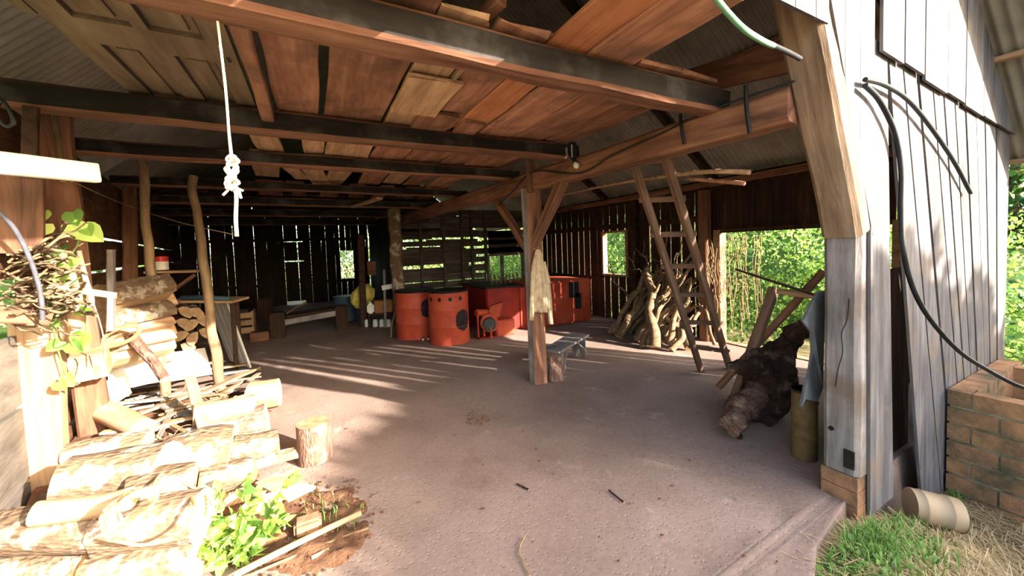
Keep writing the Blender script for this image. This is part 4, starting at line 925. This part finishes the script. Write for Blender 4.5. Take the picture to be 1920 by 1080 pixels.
for i, (a, b, l) in enumerate((((969, 907), (992, 918), 'dark twig lying on the bare floor in the middle of the yard'), ((1142, 919), (1170, 942), 'dark twig lying on the floor toward the front post'))):
    log('twig', on(*a, Z=.006), on(*b, Z=.006), .006, 'root', 'endgrey', l, 'twig', bend=.006, nz=.2, seg=7)
cordobj('twig', [on(984, 1005, Z=.006), on(974, 1030, Z=.005), on(980, 1055, Z=.005), on(993, 1079, Z=.006)], .004, 'vine', 'curved dry stem lying on the bare floor', 'twig')
# rope coil on the pile
random.seed(17); rc = empty('rope', on(230, 960, Z=.5)); tag(rc, 'brown rope coiled loosely over the sunlit logs', 'rope'); mb = MB()
for k in range(9):
    o = k*4; pts = [on(195+o+random.uniform(-5, 5), 1000-o*.6, Y=2.12), on(190+o, 965-o*.5+random.uniform(-4, 4), Y=2.14), on(225+o+random.uniform(-8, 8), 940-o*.6, Y=2.2), on(268+o*.7, 930-o*.5, Y=2.22), on(282+o*.4, 945-o*.4, Y=2.2), on(240+o, 978-o*.5, Y=2.13), on(205+o, 1008-o*.6, Y=2.1)]
    mb.tube(smooth_path(pts, 5), .006, 6, 0, 0)
mb.build('coil', 'cord', rc)
MB().tube(smooth_path([on(215, 1012, Y=2.08), on(262, 1022, Y=2.08), on(310, 1012, Y=2.1), on(350, 985, Y=2.1), on(365, 950, Y=2.15), on(360, 930, Y=2.3), on(380, 905, Y=2.45)], 6), .007, 6, 0, 0).build('tail', 'cord', rc)
MB().tube(smooth_path([on(282, 935, Y=2.2), on(290, 905, Y=2.35), on(310, 890, Y=2.45), on(370, 918, Y=2.35), on(395, 935, Y=2.3), on(402, 965, Y=2.25)], 6), .007, 6, 0, 0).build('tail', 'cord', rc)
# things hung and caught on the left posts
timber('bright_board', on(-40, 302, Y=2.35), on(181, 325, Y=2.65), .05, .09, 'white', 'sunlit board sticking out level over the low board wall', 'board', rough=.004)
random.seed(18); mb = MB()
for k in range(70):
    x, y = random.uniform(-10, 95), random.uniform(450, 600); pts = [on(x, y, Y=2.9+random.uniform(-.1, .2))]
    a = random.uniform(-.7, .5)
    for q in range(4): pts.append(on(x+math.cos(a)*22*(q+1), y+math.sin(a)*22*(q+1)+random.uniform(-7, 7), Y=2.9+random.uniform(-.12, .2)))
    mb.tube(smooth_path(pts, 3), random.uniform(.003, .008), 5, 0, 0)
for pts in (((0, 590), (40, 575), (80, 560), (118, 545)), ((-5, 560), (20, 600), (60, 610), (95, 600))): mb.tube(smooth_path([on(x, y, Y=2.95) for x, y in pts], 5), .014, 7, 0, 0)
tag(mb.build('root_tangle', 'branch'), 'tangle of dry roots and twigs on top of the low board wall', 'roots')
timber('rail', on(-30, 590, Y=2.85), on(96, 598, Y=2.95), .05, .07, 'beam', 'brown rail under the tangle of roots', 'rail', rough=.008)
cordobj('grey_hose', [on(-10, 390, Y=2.7), on(28, 430, Y=2.75), on(58, 490, Y=2.8), on(76, 550, Y=2.8), on(80, 600, Y=2.8)], .010, 'hosegrey', 'grey hose hanging over the tangle of roots', 'hose')
timber('lit_stick', on(92, 536, Y=2.95), on(216, 555, Y=3.0), .03, .035, 'split', 'pale split stick sticking out beside the vine leaves', 'stick', rough=.006, ragged=.02)
log('short_post', on(136, 640, Y=3.4), on(136, 512, Y=3.4), .05, 'split', 'end', 'short peeled sunlit stake under the vine leaves', 'stake', r2=.045)
cordobj('white_strap', [on(148, 470, Y=3.3), on(160, 520, Y=3.3), on(172, 560, Y=3.3), on(170, 575, Y=3.3)], .012, 'white', 'white strap hanging beside the leaning timber', 'strap')
cordobj('thin_wire', [on(172, 560, Y=3.3), on(186, 600, Y=3.3), on(195, 640, Y=3.3), on(196, 680, Y=3.3)], .004, 'wire', 'thin twisted wire hanging from the white strap', 'wire')
cordobj('sagging_cord', [onl(135, 340, .25), onl(230, 382, .2), on(330, 415, Y=4.9), on(444, 441, Y=3.6)], .004, 'vine', 'sagging dry cord crossing from the left boards', 'cord')
cordobj('wire_coil', [on(x, y, Y=2.6) for x, y in ((-8, 178), (14, 200), (24, 226), (16, 238), (2, 228), (-6, 205), (6, 190), (22, 215), (28, 232), (12, 236))], .007, 'black', 'coil of black wire hanging in the dark corner', 'wire')
timber('hanging_board', on(55, 330, Y=2.9), on(58, 200, Y=2.9), .06, .03, 'walldark', 'dark narrow board hanging in the corner above the sunlit board', 'board', up=(0, 1, 0))
log('thin_pole', on(118, 340, Y=3.3), on(95, 195, Y=3.3), .014, 'branch', 'end', 'thin dark rod leaning in the corner beside the leaning timber', 'pole')
timber('grey_stake', on(208, 620, Y=3.95), on(208, 468, Y=3.95), .035, .05, 'grey', 'upright grey slat before the split firewood', 'slat', up=(0, 1, 0))
vn = empty('vine', on(110, 700, Y=3.2)); tag(vn, 'climbing vine with bright leaves on the leaning timber', 'vine'); random.seed(19); st = MB(); lf = MB()
VL = [(70, 410, 22), (72, 432, 30), (75, 450, 22), (60, 440, 18), (100, 475, 36), (112, 490, 28), (125, 492, 30), (85, 470, 20), (140, 410, 28), (148, 436, 32), (176, 440, 34), (165, 432, 22), (112, 524, 24), (95, 545, 20), (98, 585, 30), (105, 605, 22), (160, 585, 20), (150, 640, 28), (100, 650, 22), (142, 652, 26), (175, 700, 22), (130, 715, 24), (115, 724, 20), (98, 560, 20), (82, 405, 18)]
for x, y, s in VL:
    p = on(x, y, Y=3.05); sz = s*depth(p)/FPX*1.1; d = Vector((random.uniform(-.6, .6), random.uniform(-.6, .2), random.uniform(-.9, -.2))).normalized(); leaf_round(lf, p-d*sz*.5, d, d.cross(Vector((random.uniform(-.5, .5), 1, random.uniform(-.2, .6)))).normalized(), sz, sz*.95, random.choice((0, 0, 1)), .25, .14)
for pts in (((130, 720), (105, 640), (100, 570), (112, 500), (100, 470), (75, 430), (70, 405)), ((112, 500), (145, 460), (150, 420), (172, 436)), ((100, 570), (125, 540), (150, 520))): st.tube(smooth_path([on(x, y, Y=3.07) for x, y in pts], 5), .004, 5, 0, 0)
st.build('stem', 'leafmid', vn); lf.build('leaves', ['leaf', 'leafmid'], vn)
# ================================================================ FAR END OF THE SHED
pfm = empty('low_platform', (-.15, 8.6, 0)); tag(pfm, 'low plank platform resting on two square blocks', 'platform')
a, b = on(522, 636, Z=0), on(643, 619, Z=0)
for q, l in ((a, 0), (b, 1)): rbox((q.x-.12, q.y, 0), (q.x+.12, q.y+.3, .50), 'block', 'walldark', pfm, .02)
timber('side_board', a+Vector((.12, .05, .30)), b+Vector((-.12, .05, .36)), .04, .11, 'grey', parent=pfm); timber('deck_board', a+Vector((.12, .3, .40)), b+Vector((-.12, .3, .44)), .5, .03, 'walldark', parent=pfm)
log('thin_stick', a+Vector((.15, .2, .45)), a+Vector((.5, .3, .62)), .015, 'branch', 'end', 'stick lying on the low plank platform', 'stick')
q = on(488, 640, Z=0); tag(rbox((q.x-.16, q.y, 0), (q.x+.14, q.y+.2, .17), 'wood_block', 'beam', None, .015), 'small square wood block on the floor before the back wall', 'block')
q = on(497, 600, Z=0)+Vector((0, 0, 0)); tag(rbox((q.x-.15, q.y, 0), (q.x+.15, q.y+.3, .52), 'wood_block', 'walldark', None, .02), 'tall square wood block behind the low platform', 'block')
def can_(p, r, h, name, mat, label, cat, rim=None):
    mb = MB(); mb.tube([p, p+Vector((0, 0, h*.95)), p+Vector((0, 0, h))], [r*.94, r, r*1.03], 22, 0, 0); return tag(mb.build(name, mat), label, cat)
q = on(650, 600, Z=0); can_(q, .26, .58, 'blue_barrel', 'blueplastic', 'dark blue open barrel before the back wall', 'barrel')
q = on(664, 606, Z=0); can_(q+Vector((.22, .15, 0)), .17, .55, 'blue_barrel', 'blueplastic', 'smaller blue barrel beside the yellow sack', 'barrel')
q = on(682, 606, Z=0); sk_ = MB(); bm = bmesh.new(); bmesh.ops.create_icosphere(bm, subdivisions=4, radius=1)
cc = Vector((q.x, q.y-.1, .62)); sk_.add([cc+Vector((v.co.x*.25, v.co.y*.14, v.co.z*.26+v.co.x*.06))*(1+.16*noise.noise(v.co*2.2)) for v in bm.verts], [tuple(v.index for v in f.verts) for f in bm.faces], 0, True); bm.free()
tag(sk_.build('sack', 'yellowsack'), 'crumpled yellow sack hung on the dark square post', 'sack')
q = on(718, 612, Z=0); bx_ = empty('shelf', q); tag(bx_, 'low shelf of jars under the cardboard box', 'shelf'); rbox((q.x-.30, q.y, .26), (q.x+.26, q.y+.3, .29), 'board', 'walldark', bx_, .005)
for dx in (-.28, .22): rbox((q.x+dx, q.y+.02, 0), (q.x+dx+.03, q.y+.28, .26), 'side_panel', 'walldark', bx_, .005)
tag(rbox((q.x-.14, q.y+.02, .29), (q.x+.22, q.y+.26, .55), 'cardboard_box', 'card', None, .008), 'brown cardboard box on the low shelf', 'box')
q2 = on(692, 606, Z=.0); 
jug = empty('jug', q2+Vector((.02, .1, .26))); tag(jug, 'white plastic jug on the low shelf beside the cardboard box', 'jug')
rbox((q.x-.29, q.y+.03, .29), (q.x-.15, q.y+.2, .50), 'body', 'white', jug, .03); MB().tube([(q.x-.22, q.y+.1, .50), (q.x-.22, q.y+.1, .54)], .025, 12, 0, 0).build('cap', 'white', jug)
for k, xx in enumerate((688, 703, 715, 727)):
    p = on(xx, 611, Z=0)+Vector((0, -.08, 0)); jar = empty('jar', p); tag(jar, f'glass jar on the floor, {ORD[k]} from the yellow sack', 'jar', 'jars under the low shelf')
    MB().tube([p, p+Vector((0, 0, .12)), p+Vector((0, 0, .16))], [.055, .055, .035], 14, 0, 0).build('body', 'glass', jar); MB().tube([p+Vector((0, 0, .16)), p+Vector((0, 0, .185))], .04, 14, 0, 0).build('lid', 'iron', jar)
log('thin_stick', on(733, 632, Z=0), on(748, 556, Y=7.5), .018, 'branch', 'end', 'walking stick leaning on the bark-covered back post', 'stick', kink=.03)
timber('white_board', on(716, 540, Y=7.9), on(752, 533, Y=7.8), .02, .10, 'panel', 'pale board nailed across beside the bark-covered back post', 'board')
timber('grey_stake', on(722, 612, Y=8.2)+Vector((0, 0, -.3)), on(720, 505, Y=8.2), .05, .03, 'grey', 'grey upright slat behind the cardboard box', 'slat', up=(0, 1, 0))
q = [on(x, y, Y=9.3) for x, y in ((688, 490), (704, 490), (705, 516), (690, 516))]; tag(MB().slab(q, (0, .02, 0)).build('wall_board', 'beam'), 'small brown board hanging on the dark partition', 'board')
# ================================================================ RIGHT AISLE
timber('door_post', (XR-.12, 3.88, 0), (XR-.12, 3.88, 2.38), .13, .16, 'beam', 'square brown door post between the doorway and the branches', 'post', up=(0, 1, 0))
timber('wall_post', (XR-.13, 5.35, 0), (XR-.13, 5.35, 2.38), .10, .10, 'walldark', 'dark wall post beside the small window', 'post', up=(0, 1, 0))
random.seed(23)
def bpath(a, b, k, n=6):
    a, b = Vector(a), Vector(b); return [a.lerp(b, i/n)+Vector((noise.noise(Vector((i*.8, a.x*9, a.y*9))), noise.noise(Vector((i*.8, a.y*9, 5))), noise.noise(Vector((i*.8, a.x*7, 9)))))*k*math.sin(PI*(i+.4)/(n+.8)) for i in range(n+1)]
def branch(a, b, r0, r1, label, k=.10, forks=1, mat='branch'):
    p = smooth_path(bpath(a, b, k), 4); n = len(p); mb = MB(); mb.tube(p, [r0+(r1-r0)*i/(n-1) for i in range(n)], 9, 0, 1, .2, 5, 1, a[0]*3)
    for _ in range(forks):
        i = random.randrange(n//3, n-3); d = (p[i+1]-p[i]).normalized(); s = (d+rv()*.8).normalized(); l = random.uniform(.12, .35); q = p[i]+s*l
        if q.x < XR-.06 and q.z > .02: mb.tube([p[i], p[i].lerp(q, .5)+rv()*.02, q], [r0*.45, r0*.35, r0*.2], 7, 0, 1)
    return tag(mb.build('dry_branch', [mat, 'end']), label, 'branch', 'branches stacked by the window wall')
BR = [((1228, 652), (1212, 505), .085, .05, 'thick forked trunk at the front of the branch stack'), ((1160, 632), (1206, 560), .075, .05, 'thick lowest branch at the window end of the stack'), ((1195, 640), (1262, 530), .06, .035, 'long branch crossing behind the forked trunk'),
      ((1258, 656), (1310, 585), .05, .03, 'short front branch with a knuckle pointing to the ladder'), ((1205, 648), (1250, 560), .055, .03, 'branch beside the foot of the forked trunk'), ((1150, 625), (1215, 500), .05, .03, 'branch leaning steeply by the small window'),
      ((1292, 655), (1290, 600), .06, .05, 'upright post stub behind the ladder rail'), ((1240, 560), (1300, 470), .035, .02, 'bare branch rising high behind the ladder'), ((1180, 560), (1138, 497), .022, .01, 'thin twig pointing up across the small window'), ((1340, 640), (1305, 540), .03, .02, 'crooked pale branch at the door side of the stack')]
for (a, b, r0, r1, l) in BR:
    pa = on(a[0], a[1], Z=0.02) if a[1] > 600 else on(a[0], a[1], X=5.0); 
    if pa.x > 5.3: pa = on(a[0], a[1], X=5.25); pa.z = .02
    pb_ = on(b[0], b[1], X=min(5.45, pa.x+.55)); branch(pa, pb_, r0, r1, l, .12, 2)
for k in range(58):
    t = random.random(); a = Vector((random.uniform(4.55, 5.2), 3.98+1.15*t, .02)); b = Vector((random.uniform(5.3, 5.48), 4.0+.95*random.random(), random.uniform(.55, 1.25)))
    branch(a, b, random.uniform(.03, .058), random.uniform(.016, .030), 'thin crooked branch deep inside the branch stack by the window wall', .16, 2)
for k in range(8):
    a = Vector((random.uniform(5.1, 5.4), random.uniform(4.0, 4.9), random.uniform(.7, 1.0))); branch(a, a+Vector((random.uniform(-.3, .1), random.uniform(-.4, .4), random.uniform(.4, .8))), .016, .007, 'bare twig sticking up out of the top of the branch stack', .1, 2)
random.seed(24); mb = MB()
for k in range(14):
    x = random.uniform(1322, 1352); y0 = random.uniform(450, 490); pts = [on(x+random.uniform(-5, 5), y0+q*random.uniform(14, 24), X=5.38) for q in range(6)]; mb.tube(smooth_path(pts, 4), random.uniform(.003, .006), 5, 0, 0)
tag(mb.build('dry_vine', 'vine'), 'dry bare vine hanging on the square door post', 'vine')
mb = MB()
for k in range(16):
    x = random.uniform(1362, 1425); pts = [on(x+random.uniform(-6, 6), 440+q*random.uniform(18, 34), X=5.75+random.uniform(0, .15)) for q in range(7)]; mb.tube(smooth_path(pts, 4), random.uniform(.003, .006), 5, 0, 0)
tag(mb.build('dry_vine', 'vine'), 'dry roots dangling in the wide doorway', 'vine')
# gnarled stump and timbers by the front post
rs = empty('gnarled_stump', on(1440, 790, Z=0)); tag(rs, 'big dark gnarled root stump by the grey front post', 'stump'); random.seed(25)
mb = MB(); c = on(1440, 715, Y=1.95); bm = bmesh.new(); bmesh.ops.create_icosphere(bm, subdivisions=5, radius=1); vs = []
rot = Matrix.Rotation(math.radians(35), 3, 'Y')
for v in bm.verts:
    p = v.co.copy(); k = 1+.28*noise.noise(p*1.6+Vector((3, 0, 0)))+.12*noise.noise(p*4)+.05*noise.noise(p*9); p = rot @ Vector((p.x*.21*k, p.y*.20*k, p.z*.40*k)); p = c+p; p.z = max(p.z, .005); vs.append(p)
mb.add(vs, [tuple(v.index for v in f.verts) for f in bm.faces], 0, True); bm.free(); mb.build('trunk', 'root', rs)
for (a, b, r0, r1) in (((1420, 740), (1372, 800), .10, .085), ((1430, 690), (1372, 690), .08, .04), ((1480, 760), (1530, 850), .07, .03), ((1410, 800), (1385, 838), .03, .012), ((1470, 660), (1510, 610), .10, .07), ((1440, 760), (1440, 820), .08, .05)):
    pa = on(*a, Y=1.93); pb_ = on(b[0], b[1], Y=1.80); pb_.z = max(pb_.z, r1); p = smooth_path(bpath(pa, pb_, .06), 3); n = len(p)
    MB().tube(p, [r0+(r1-r0)*i/(n-1) for i in range(n)], 12, 0, 0, .45, 9, 1, a[0]).build('root', 'root' if a[0] != 1420 else 'barkdark', rs)
timber('leaning_timber', on(1378, 748, Z=0.02), on(1452, 540, Y=2.15), .09, .07, 'rail', 'leaning brown timber beside the gnarled stump', 'timber', rough=.012)
log('dark_pole', on(1347, 726, Z=.03), on(1545, 508, Y=1.75), .035, 'beam', 'endgrey', 'dark pole slanting up behind the gnarled stump', 'pole', nz=.1)
timber('dark_board', on(1380, 505, Y=2.3), on(1538, 556, Y=1.75), .14, .018, 'walldark', 'thin dark board lying slanted across the leaning timber', 'board', rough=.004)
timber('pale_rail', on(1458, 546, Y=2.08), on(1532, 556, Y=1.75), .04, .05, 'pale', 'short pale rail under the thin dark board', 'rail')
tn = empty('rusty_tin', on(1508, 858, Z=0)); tag(tn, 'tall rusty yellow tin standing by the grey front post', 'tin'); c = on(1508, 856, Z=0); r = .078; h = .50
mb = MB(); prof = [(r, 0), (r, h*.33), (r*1.04, h*.34), (r, h*.36), (r, h*.66), (r*1.04, h*.67), (r, h*.69), (r, h), (r*.94, h), (r*.94, h*.5)]
mb.tube([c+Vector((0, 0, z)) for _, z in prof], [q for q, _ in prof], 24, 0, 1); mb.build('body', ['rustcan', 'iron'], tn)
MB().tube([c+Vector((0, 0, h-.012)), c+Vector((0, 0, h+.004))], [r*1.05, r*1.05], 24).build('rim', 'iron', tn)
sp = [(1500, 602), (1514, 575), (1534, 548), (1548, 546), (1550, 690), (1545, 728), (1530, 752), (1508, 748), (1498, 762), (1512, 726), (1524, 700), (1528, 660), (1520, 625)]
q = [on(x, y, Y=1.26)+Vector((0, -.02*math.sin((y-546)/30), 0)) for x, y in sp]; tag(MB().slab(q, (0.012, .02, 0)).build('torn_sheet', 'greymetal'), 'torn grey metal sheet hanging on the front post side', 'sheet')
# ================================================================ OUTSIDE THE FRONT WALL
YH = .93
cordobj('black_hose', [on(1622, 160, Y=YH), on(1650, 190, Y=YH), on(1678, 250, Y=YH), on(1690, 320, Y=YH), on(1690, 400, Y=YH), on(1694, 470, Y=YH-.01), on(1712, 540, Y=YH-.02), on(1745, 600, Y=YH-.05), on(1800, 660, Y=YH-.10), on(1860, 698, Y=YH-.16), on(1912, 724, Y=YH-.25), on(1960, 735, Y=YH-.3)], .014, 'black', 'thick black hose sagging from the plank wall into the brick trough', 'hose')
cordobj('black_hose', [on(1622, 149, Y=YH), on(1660, 160, Y=YH), on(1705, 190, Y=YH), on(1750, 245, Y=YH), on(1790, 305, Y=YH), on(1820, 362, Y=YH)], .013, 'black', 'short black hose arching over the plank wall, its end free', 'hose')
cordobj('green_hose', [on(1335, -12, Y=.9), on(1365, 25, Y=.9), on(1395, 55, Y=.9), on(1428, 76, Y=.92), on(1450, 86, Y=.95)], .012, 'hosegreen', 'pale green hose at the top of the opening', 'hose')
cordobj('black_hose', [on(1450, 86, Y=.95), on(1475, 97, Y=.98), on(1500, 110, Y=1.02)], .012, 'black', 'black hose piece joined to the pale green hose', 'hose')
tr = empty('brick_trough', (4.6, .6, -.45)); tag(tr, 'mossy brick trough standing against the plank wall', 'trough'); random.seed(26)
mb = MB(); mo = MB(); H = .128
for c_ in range(7):
    z0 = -.46+c_*H; off = .0 if c_ % 2 else .13
    y = .955
    while y > -.3:
        w = .25 if y < .95 else .25-off; mb.box((4.10+random.uniform(-.006, .006), y-w+.012, z0+.018), (4.22+random.uniform(-.006, .006), y, z0+H)); y -= w
    x = 4.22
    while x < 5.3: mb.box((x+.012, .835, z0+.012), (x+.25, .955+random.uniform(-.004, .004), z0+H)); x += .25
    x = 4.22
mo.box((4.112, -.3, -.46), (4.21, .945, .425)); mo.box((4.2, .845, -.46), (5.3, .945, .425)); mo.box((4.2, -.3, -.46), (5.3, .9, .02))
mb.box((5.18, -.3, -.46), (5.3, .84, .436))
mb.build('bricks', 'moss', tr); tag(mo.build('mortar', 'mortar', tr), 'mossy grey mortar')
cn2 = empty('old_can', on(1745, 985, Z=-.28)); tag(cn2, 'beige rusty can lying on its side in the grass', 'can'); a, b = on(1706, 944, Z=-.17), on(1798, 966, Z=-.19); d = b-a
mb = MB(); r = .098; ts = [0, .2, .22, .24, .72, .74, .76, 1.0]; rr2 = [r, r, r*1.05, r, r, r*1.05, r, r]
mb.tube([a+d*t for t in ts], rr2, 26, 0); o = len(mb.v); mb.tube([a, a+d*.001], [r, .002], 26, 0); mb.tube([b, a+d*.15], [r*.95, r*.93], 26, 1, 1); mb.tube([b, b+d*.01], [r*1.03, r*.95], 26, 0); mb.build('body', ['oldcan', 'iron'], cn2)
# ---------------------------------------------------------------- greenery outside
def bank(name, fn, n, size, mats, label, seed, kind='stuff', wr=.6, weights=None):
    random.seed(seed); mb = MB()
    for _ in range(n):
        p = fn(); add_leaf(mb, p, size*random.uniform(.6, 1.3), random.choices(range(len(mats)), weights)[0], (.1, -.5, .35), wr)
    o = mb.build(name, mats, recenter=False); o['label'] = label; o['category'] = 'undergrowth'; o['kind'] = kind; return o
def hillz(x, y): return max(-.4, (x-7.2)*.95-.35)+.35*noise.noise(Vector((x*.8, y*.8, 2)))
def fn_r():
    y = random.uniform(.6, 17); x = 6.5+abs(random.gauss(0, 1.3)) if random.random() < .55 else random.uniform(6.6, 11)
    if y < 3.4: x = max(x, 7.3-.15*random.random())
    b = max(-.4, (x-6.9)*(.35 if y < 3.0 else 1.0))+1.1*noise.noise(Vector((x*.7, y*.7, 4)))+.6
    return Vector((x, y, max(-.35, b+random.uniform(-.9, .25))))
bank('undergrowth', fn_r, 46000, .085, ['leaf', 'leafmid', 'leafdark'], 'dense sunlit green climbers beyond the doorway in the window wall', 1, weights=(5, 4, 1.3))
def fn_b():
    y = random.uniform(17, 19.5); x = random.uniform(-6, 15); return Vector((x, y+.6*noise.noise(Vector((x, 0, 3))), random.uniform(-.2, 4.5)))
bank('undergrowth', fn_b, 24000, .15, ['leaf', 'leafmid', 'leafdark'], 'bright green thicket behind the chinked back wall', 2, weights=(6, 4, 1))
def fn_a():
    return Vector((random.uniform(3.2, 11), random.uniform(14.6, 16), random.uniform(-.2, 3.4)))
bank('undergrowth', fn_a, 9000, .12, ['leaf', 'leafmid', 'leafdark'], 'bright green leaves seen through the wide window at the end of the right aisle', 8, weights=(6, 4, 1))
def fn_l():
    y = random.uniform(.5, 9); x = wl(y)-random.uniform(.4, 1.6); return Vector((x, y, random.uniform(-.1, 2.6)))
bank('undergrowth', fn_l, 5000, .14, ['leaf', 'leafmid'], 'green leaves showing through chinks of the left board wall', 3)
mb = MB(); xs_ = [6.4+.4*k for k in range(22)]; ys_ = [.2+.5*k for k in range(40)]
for y in ys_:
    for x in xs_: mb.v.append((x, y, min(7.5, max(-.42, (x-8.2)*(.3 if y < 3.2 else 1.0)-.2))+.35*noise.noise(Vector((x*.8, y*.8, 2)))-.15))
for j in range(len(ys_)-1):
    for i in range(len(xs_)-1): mb.f.append((j*22+i, j*22+i+1, (j+1)*22+i+1, (j+1)*22+i)); mb.mi.append(0); mb.sm.append(True)
struct(mb.build('hillside', 'hill', recenter=False))
def tree(loc, r, h, n, label, seed, mats=('leafdark', 'leafmid')):
    random.seed(seed); t = empty('tree', loc); tag(t, label, 'tree', 'trees around the shed')
    log('trunk', loc, Vector(loc)+Vector((0, 0, h*.75)), .16, 'bark', 'end', cat=None, parent=t, r2=.07, bend=.15)
    mb = MB(); c = Vector(loc)+Vector((0, 0, h*.62))
    for _ in range(n):
        d = rv(); q = c+Vector((d.x*r, d.y*r, d.z*h*.42))*random.uniform(.55, 1.0)**.5
        add_leaf(mb, q+Vector((noise.noise(q), noise.noise(q+Vector((5, 0, 0))), noise.noise(q+Vector((0, 5, 0)))))*.5, .26, random.randrange(len(mats)))
    mb.build('foliage', list(mats), t)
tree((14.5, 2.25, -.3), 1.7, 6.5, 5000, 'dark tall tree beyond the shed, past the pale end of the plank wall', 5)
tree((20, 15, 3.0), 3.2, 8, 3000, 'dark tree up the slope seen through the wide doorway', 6)
# the hedge on the sunny side, behind the camera, that shades the yard
def hedge_top(x):
    pts = [(4.2, 0), (4.45, 2.3), (4.8, 2.95), (5.6, 3.5), (6.8, 3.78), (7.15, 4.05), (7.7, 4.05), (8.0, 3.7), (8.85, 3.6), (9.65, 2.9), (10.5, 2.4), (15, 2.2)]
    for (a, b), (c, d) in zip(pts, pts[1:]):
        if a <= x <= c: return b+(d-b)*(x-a)/(c-a)
    return 0
random.seed(9); mb = MB()
for k in range(16000):
    x = random.uniform(4.2, 15); t = hedge_top(x)
    if t < .2: continue
    add_leaf(mb, Vector((x, -5+random.uniform(-.35, .35), random.uniform(0, t))), .26, 0, None, .8)
tag(mb.build('hedge', ['leafdark'], recenter=False), 'tall dense hedge across the yard, facing the plank wall', 'hedge', kind='stuff')
# grass, straw and small plants
random.seed(12); mb = MB(); straw = MB()
def blade(m_, p, L, lean, w, mi=0):
    d = Vector((math.cos(lean), math.sin(lean), 0)); s = Vector((-d.y, d.x, 0)); k = random.uniform(.3, .9)
    q1 = p+Vector((0, 0, L*.5))+d*L*.15*k; q2 = p+Vector((0, 0, L*(.95-.5*k)))+d*L*.65*k
    m_.add([p-s*w, p+s*w, q1+s*w*.8, q1-s*w*.8, q2], [(0, 1, 2, 3), (3, 2, 4)], mi)
for _ in range(900):
    x = random.gauss(2.66, .22); y = random.gauss(.86, .10)
    if x < floor_x(y)+.02 or y > .93: continue
    blade(mb, Vector((x, y, gz(x, y))), random.uniform(.05, .16), random.uniform(0, 2*PI), .003)
for _ in range(500):
    x = random.uniform(2.0, 2.5); y = random.uniform(.68, .92)
    blade(mb, Vector((x, y, gz(x, y))), random.uniform(.02, .07), random.uniform(0, 2*PI), .004)
for _ in range(350):
    x = random.uniform(2.95, 4.2); y = random.uniform(.86, .93); blade(mb, Vector((x, y, gz(x, y))), random.uniform(.04, .14), random.uniform(0, 2*PI), .004)
for _ in range(60):
    p = on(random.gauss(625, 35), random.gauss(965, 22), Z=.01); blade(mb, p, random.uniform(.03, .10), random.uniform(0, 2*PI), .003)
for _ in range(220):
    x = random.gauss(2.5, .25); y = random.gauss(.82, .08)
    if x < floor_x(y)+.02 or y > .92: continue
    add_leaf(mb, Vector((x, y, gz(x, y)+random.uniform(.005, .04))), random.uniform(.02, .045), 0, (0, 0, .5), .6, True)
tag(mb.build('grass', ['grass'], recenter=False), 'tufts of fresh green grass along the edge of the packed floor', 'grass', kind='stuff')
for _ in range(3200):
    x = random.uniform(2.05, 4.2); y = random.uniform(.25, .90)
    if x < floor_x(y)-.1: continue
    a = random.uniform(0, PI); L = random.uniform(.05, .2); p = Vector((x, y, gz(x, y)+random.uniform(.002, .02))); d = Vector((math.cos(a), math.sin(a), random.uniform(-.05, .15)))*L; s = Vector((-math.sin(a), math.cos(a), 0))*.002
    straw.add([p-s, p+s, p+d+s, p+d-s], [(0, 1, 2, 3)])
tag(straw.build('dry_straw', ['straw'], recenter=False), 'dry straw litter strewn around the beige can and trough', 'straw', kind='stuff')
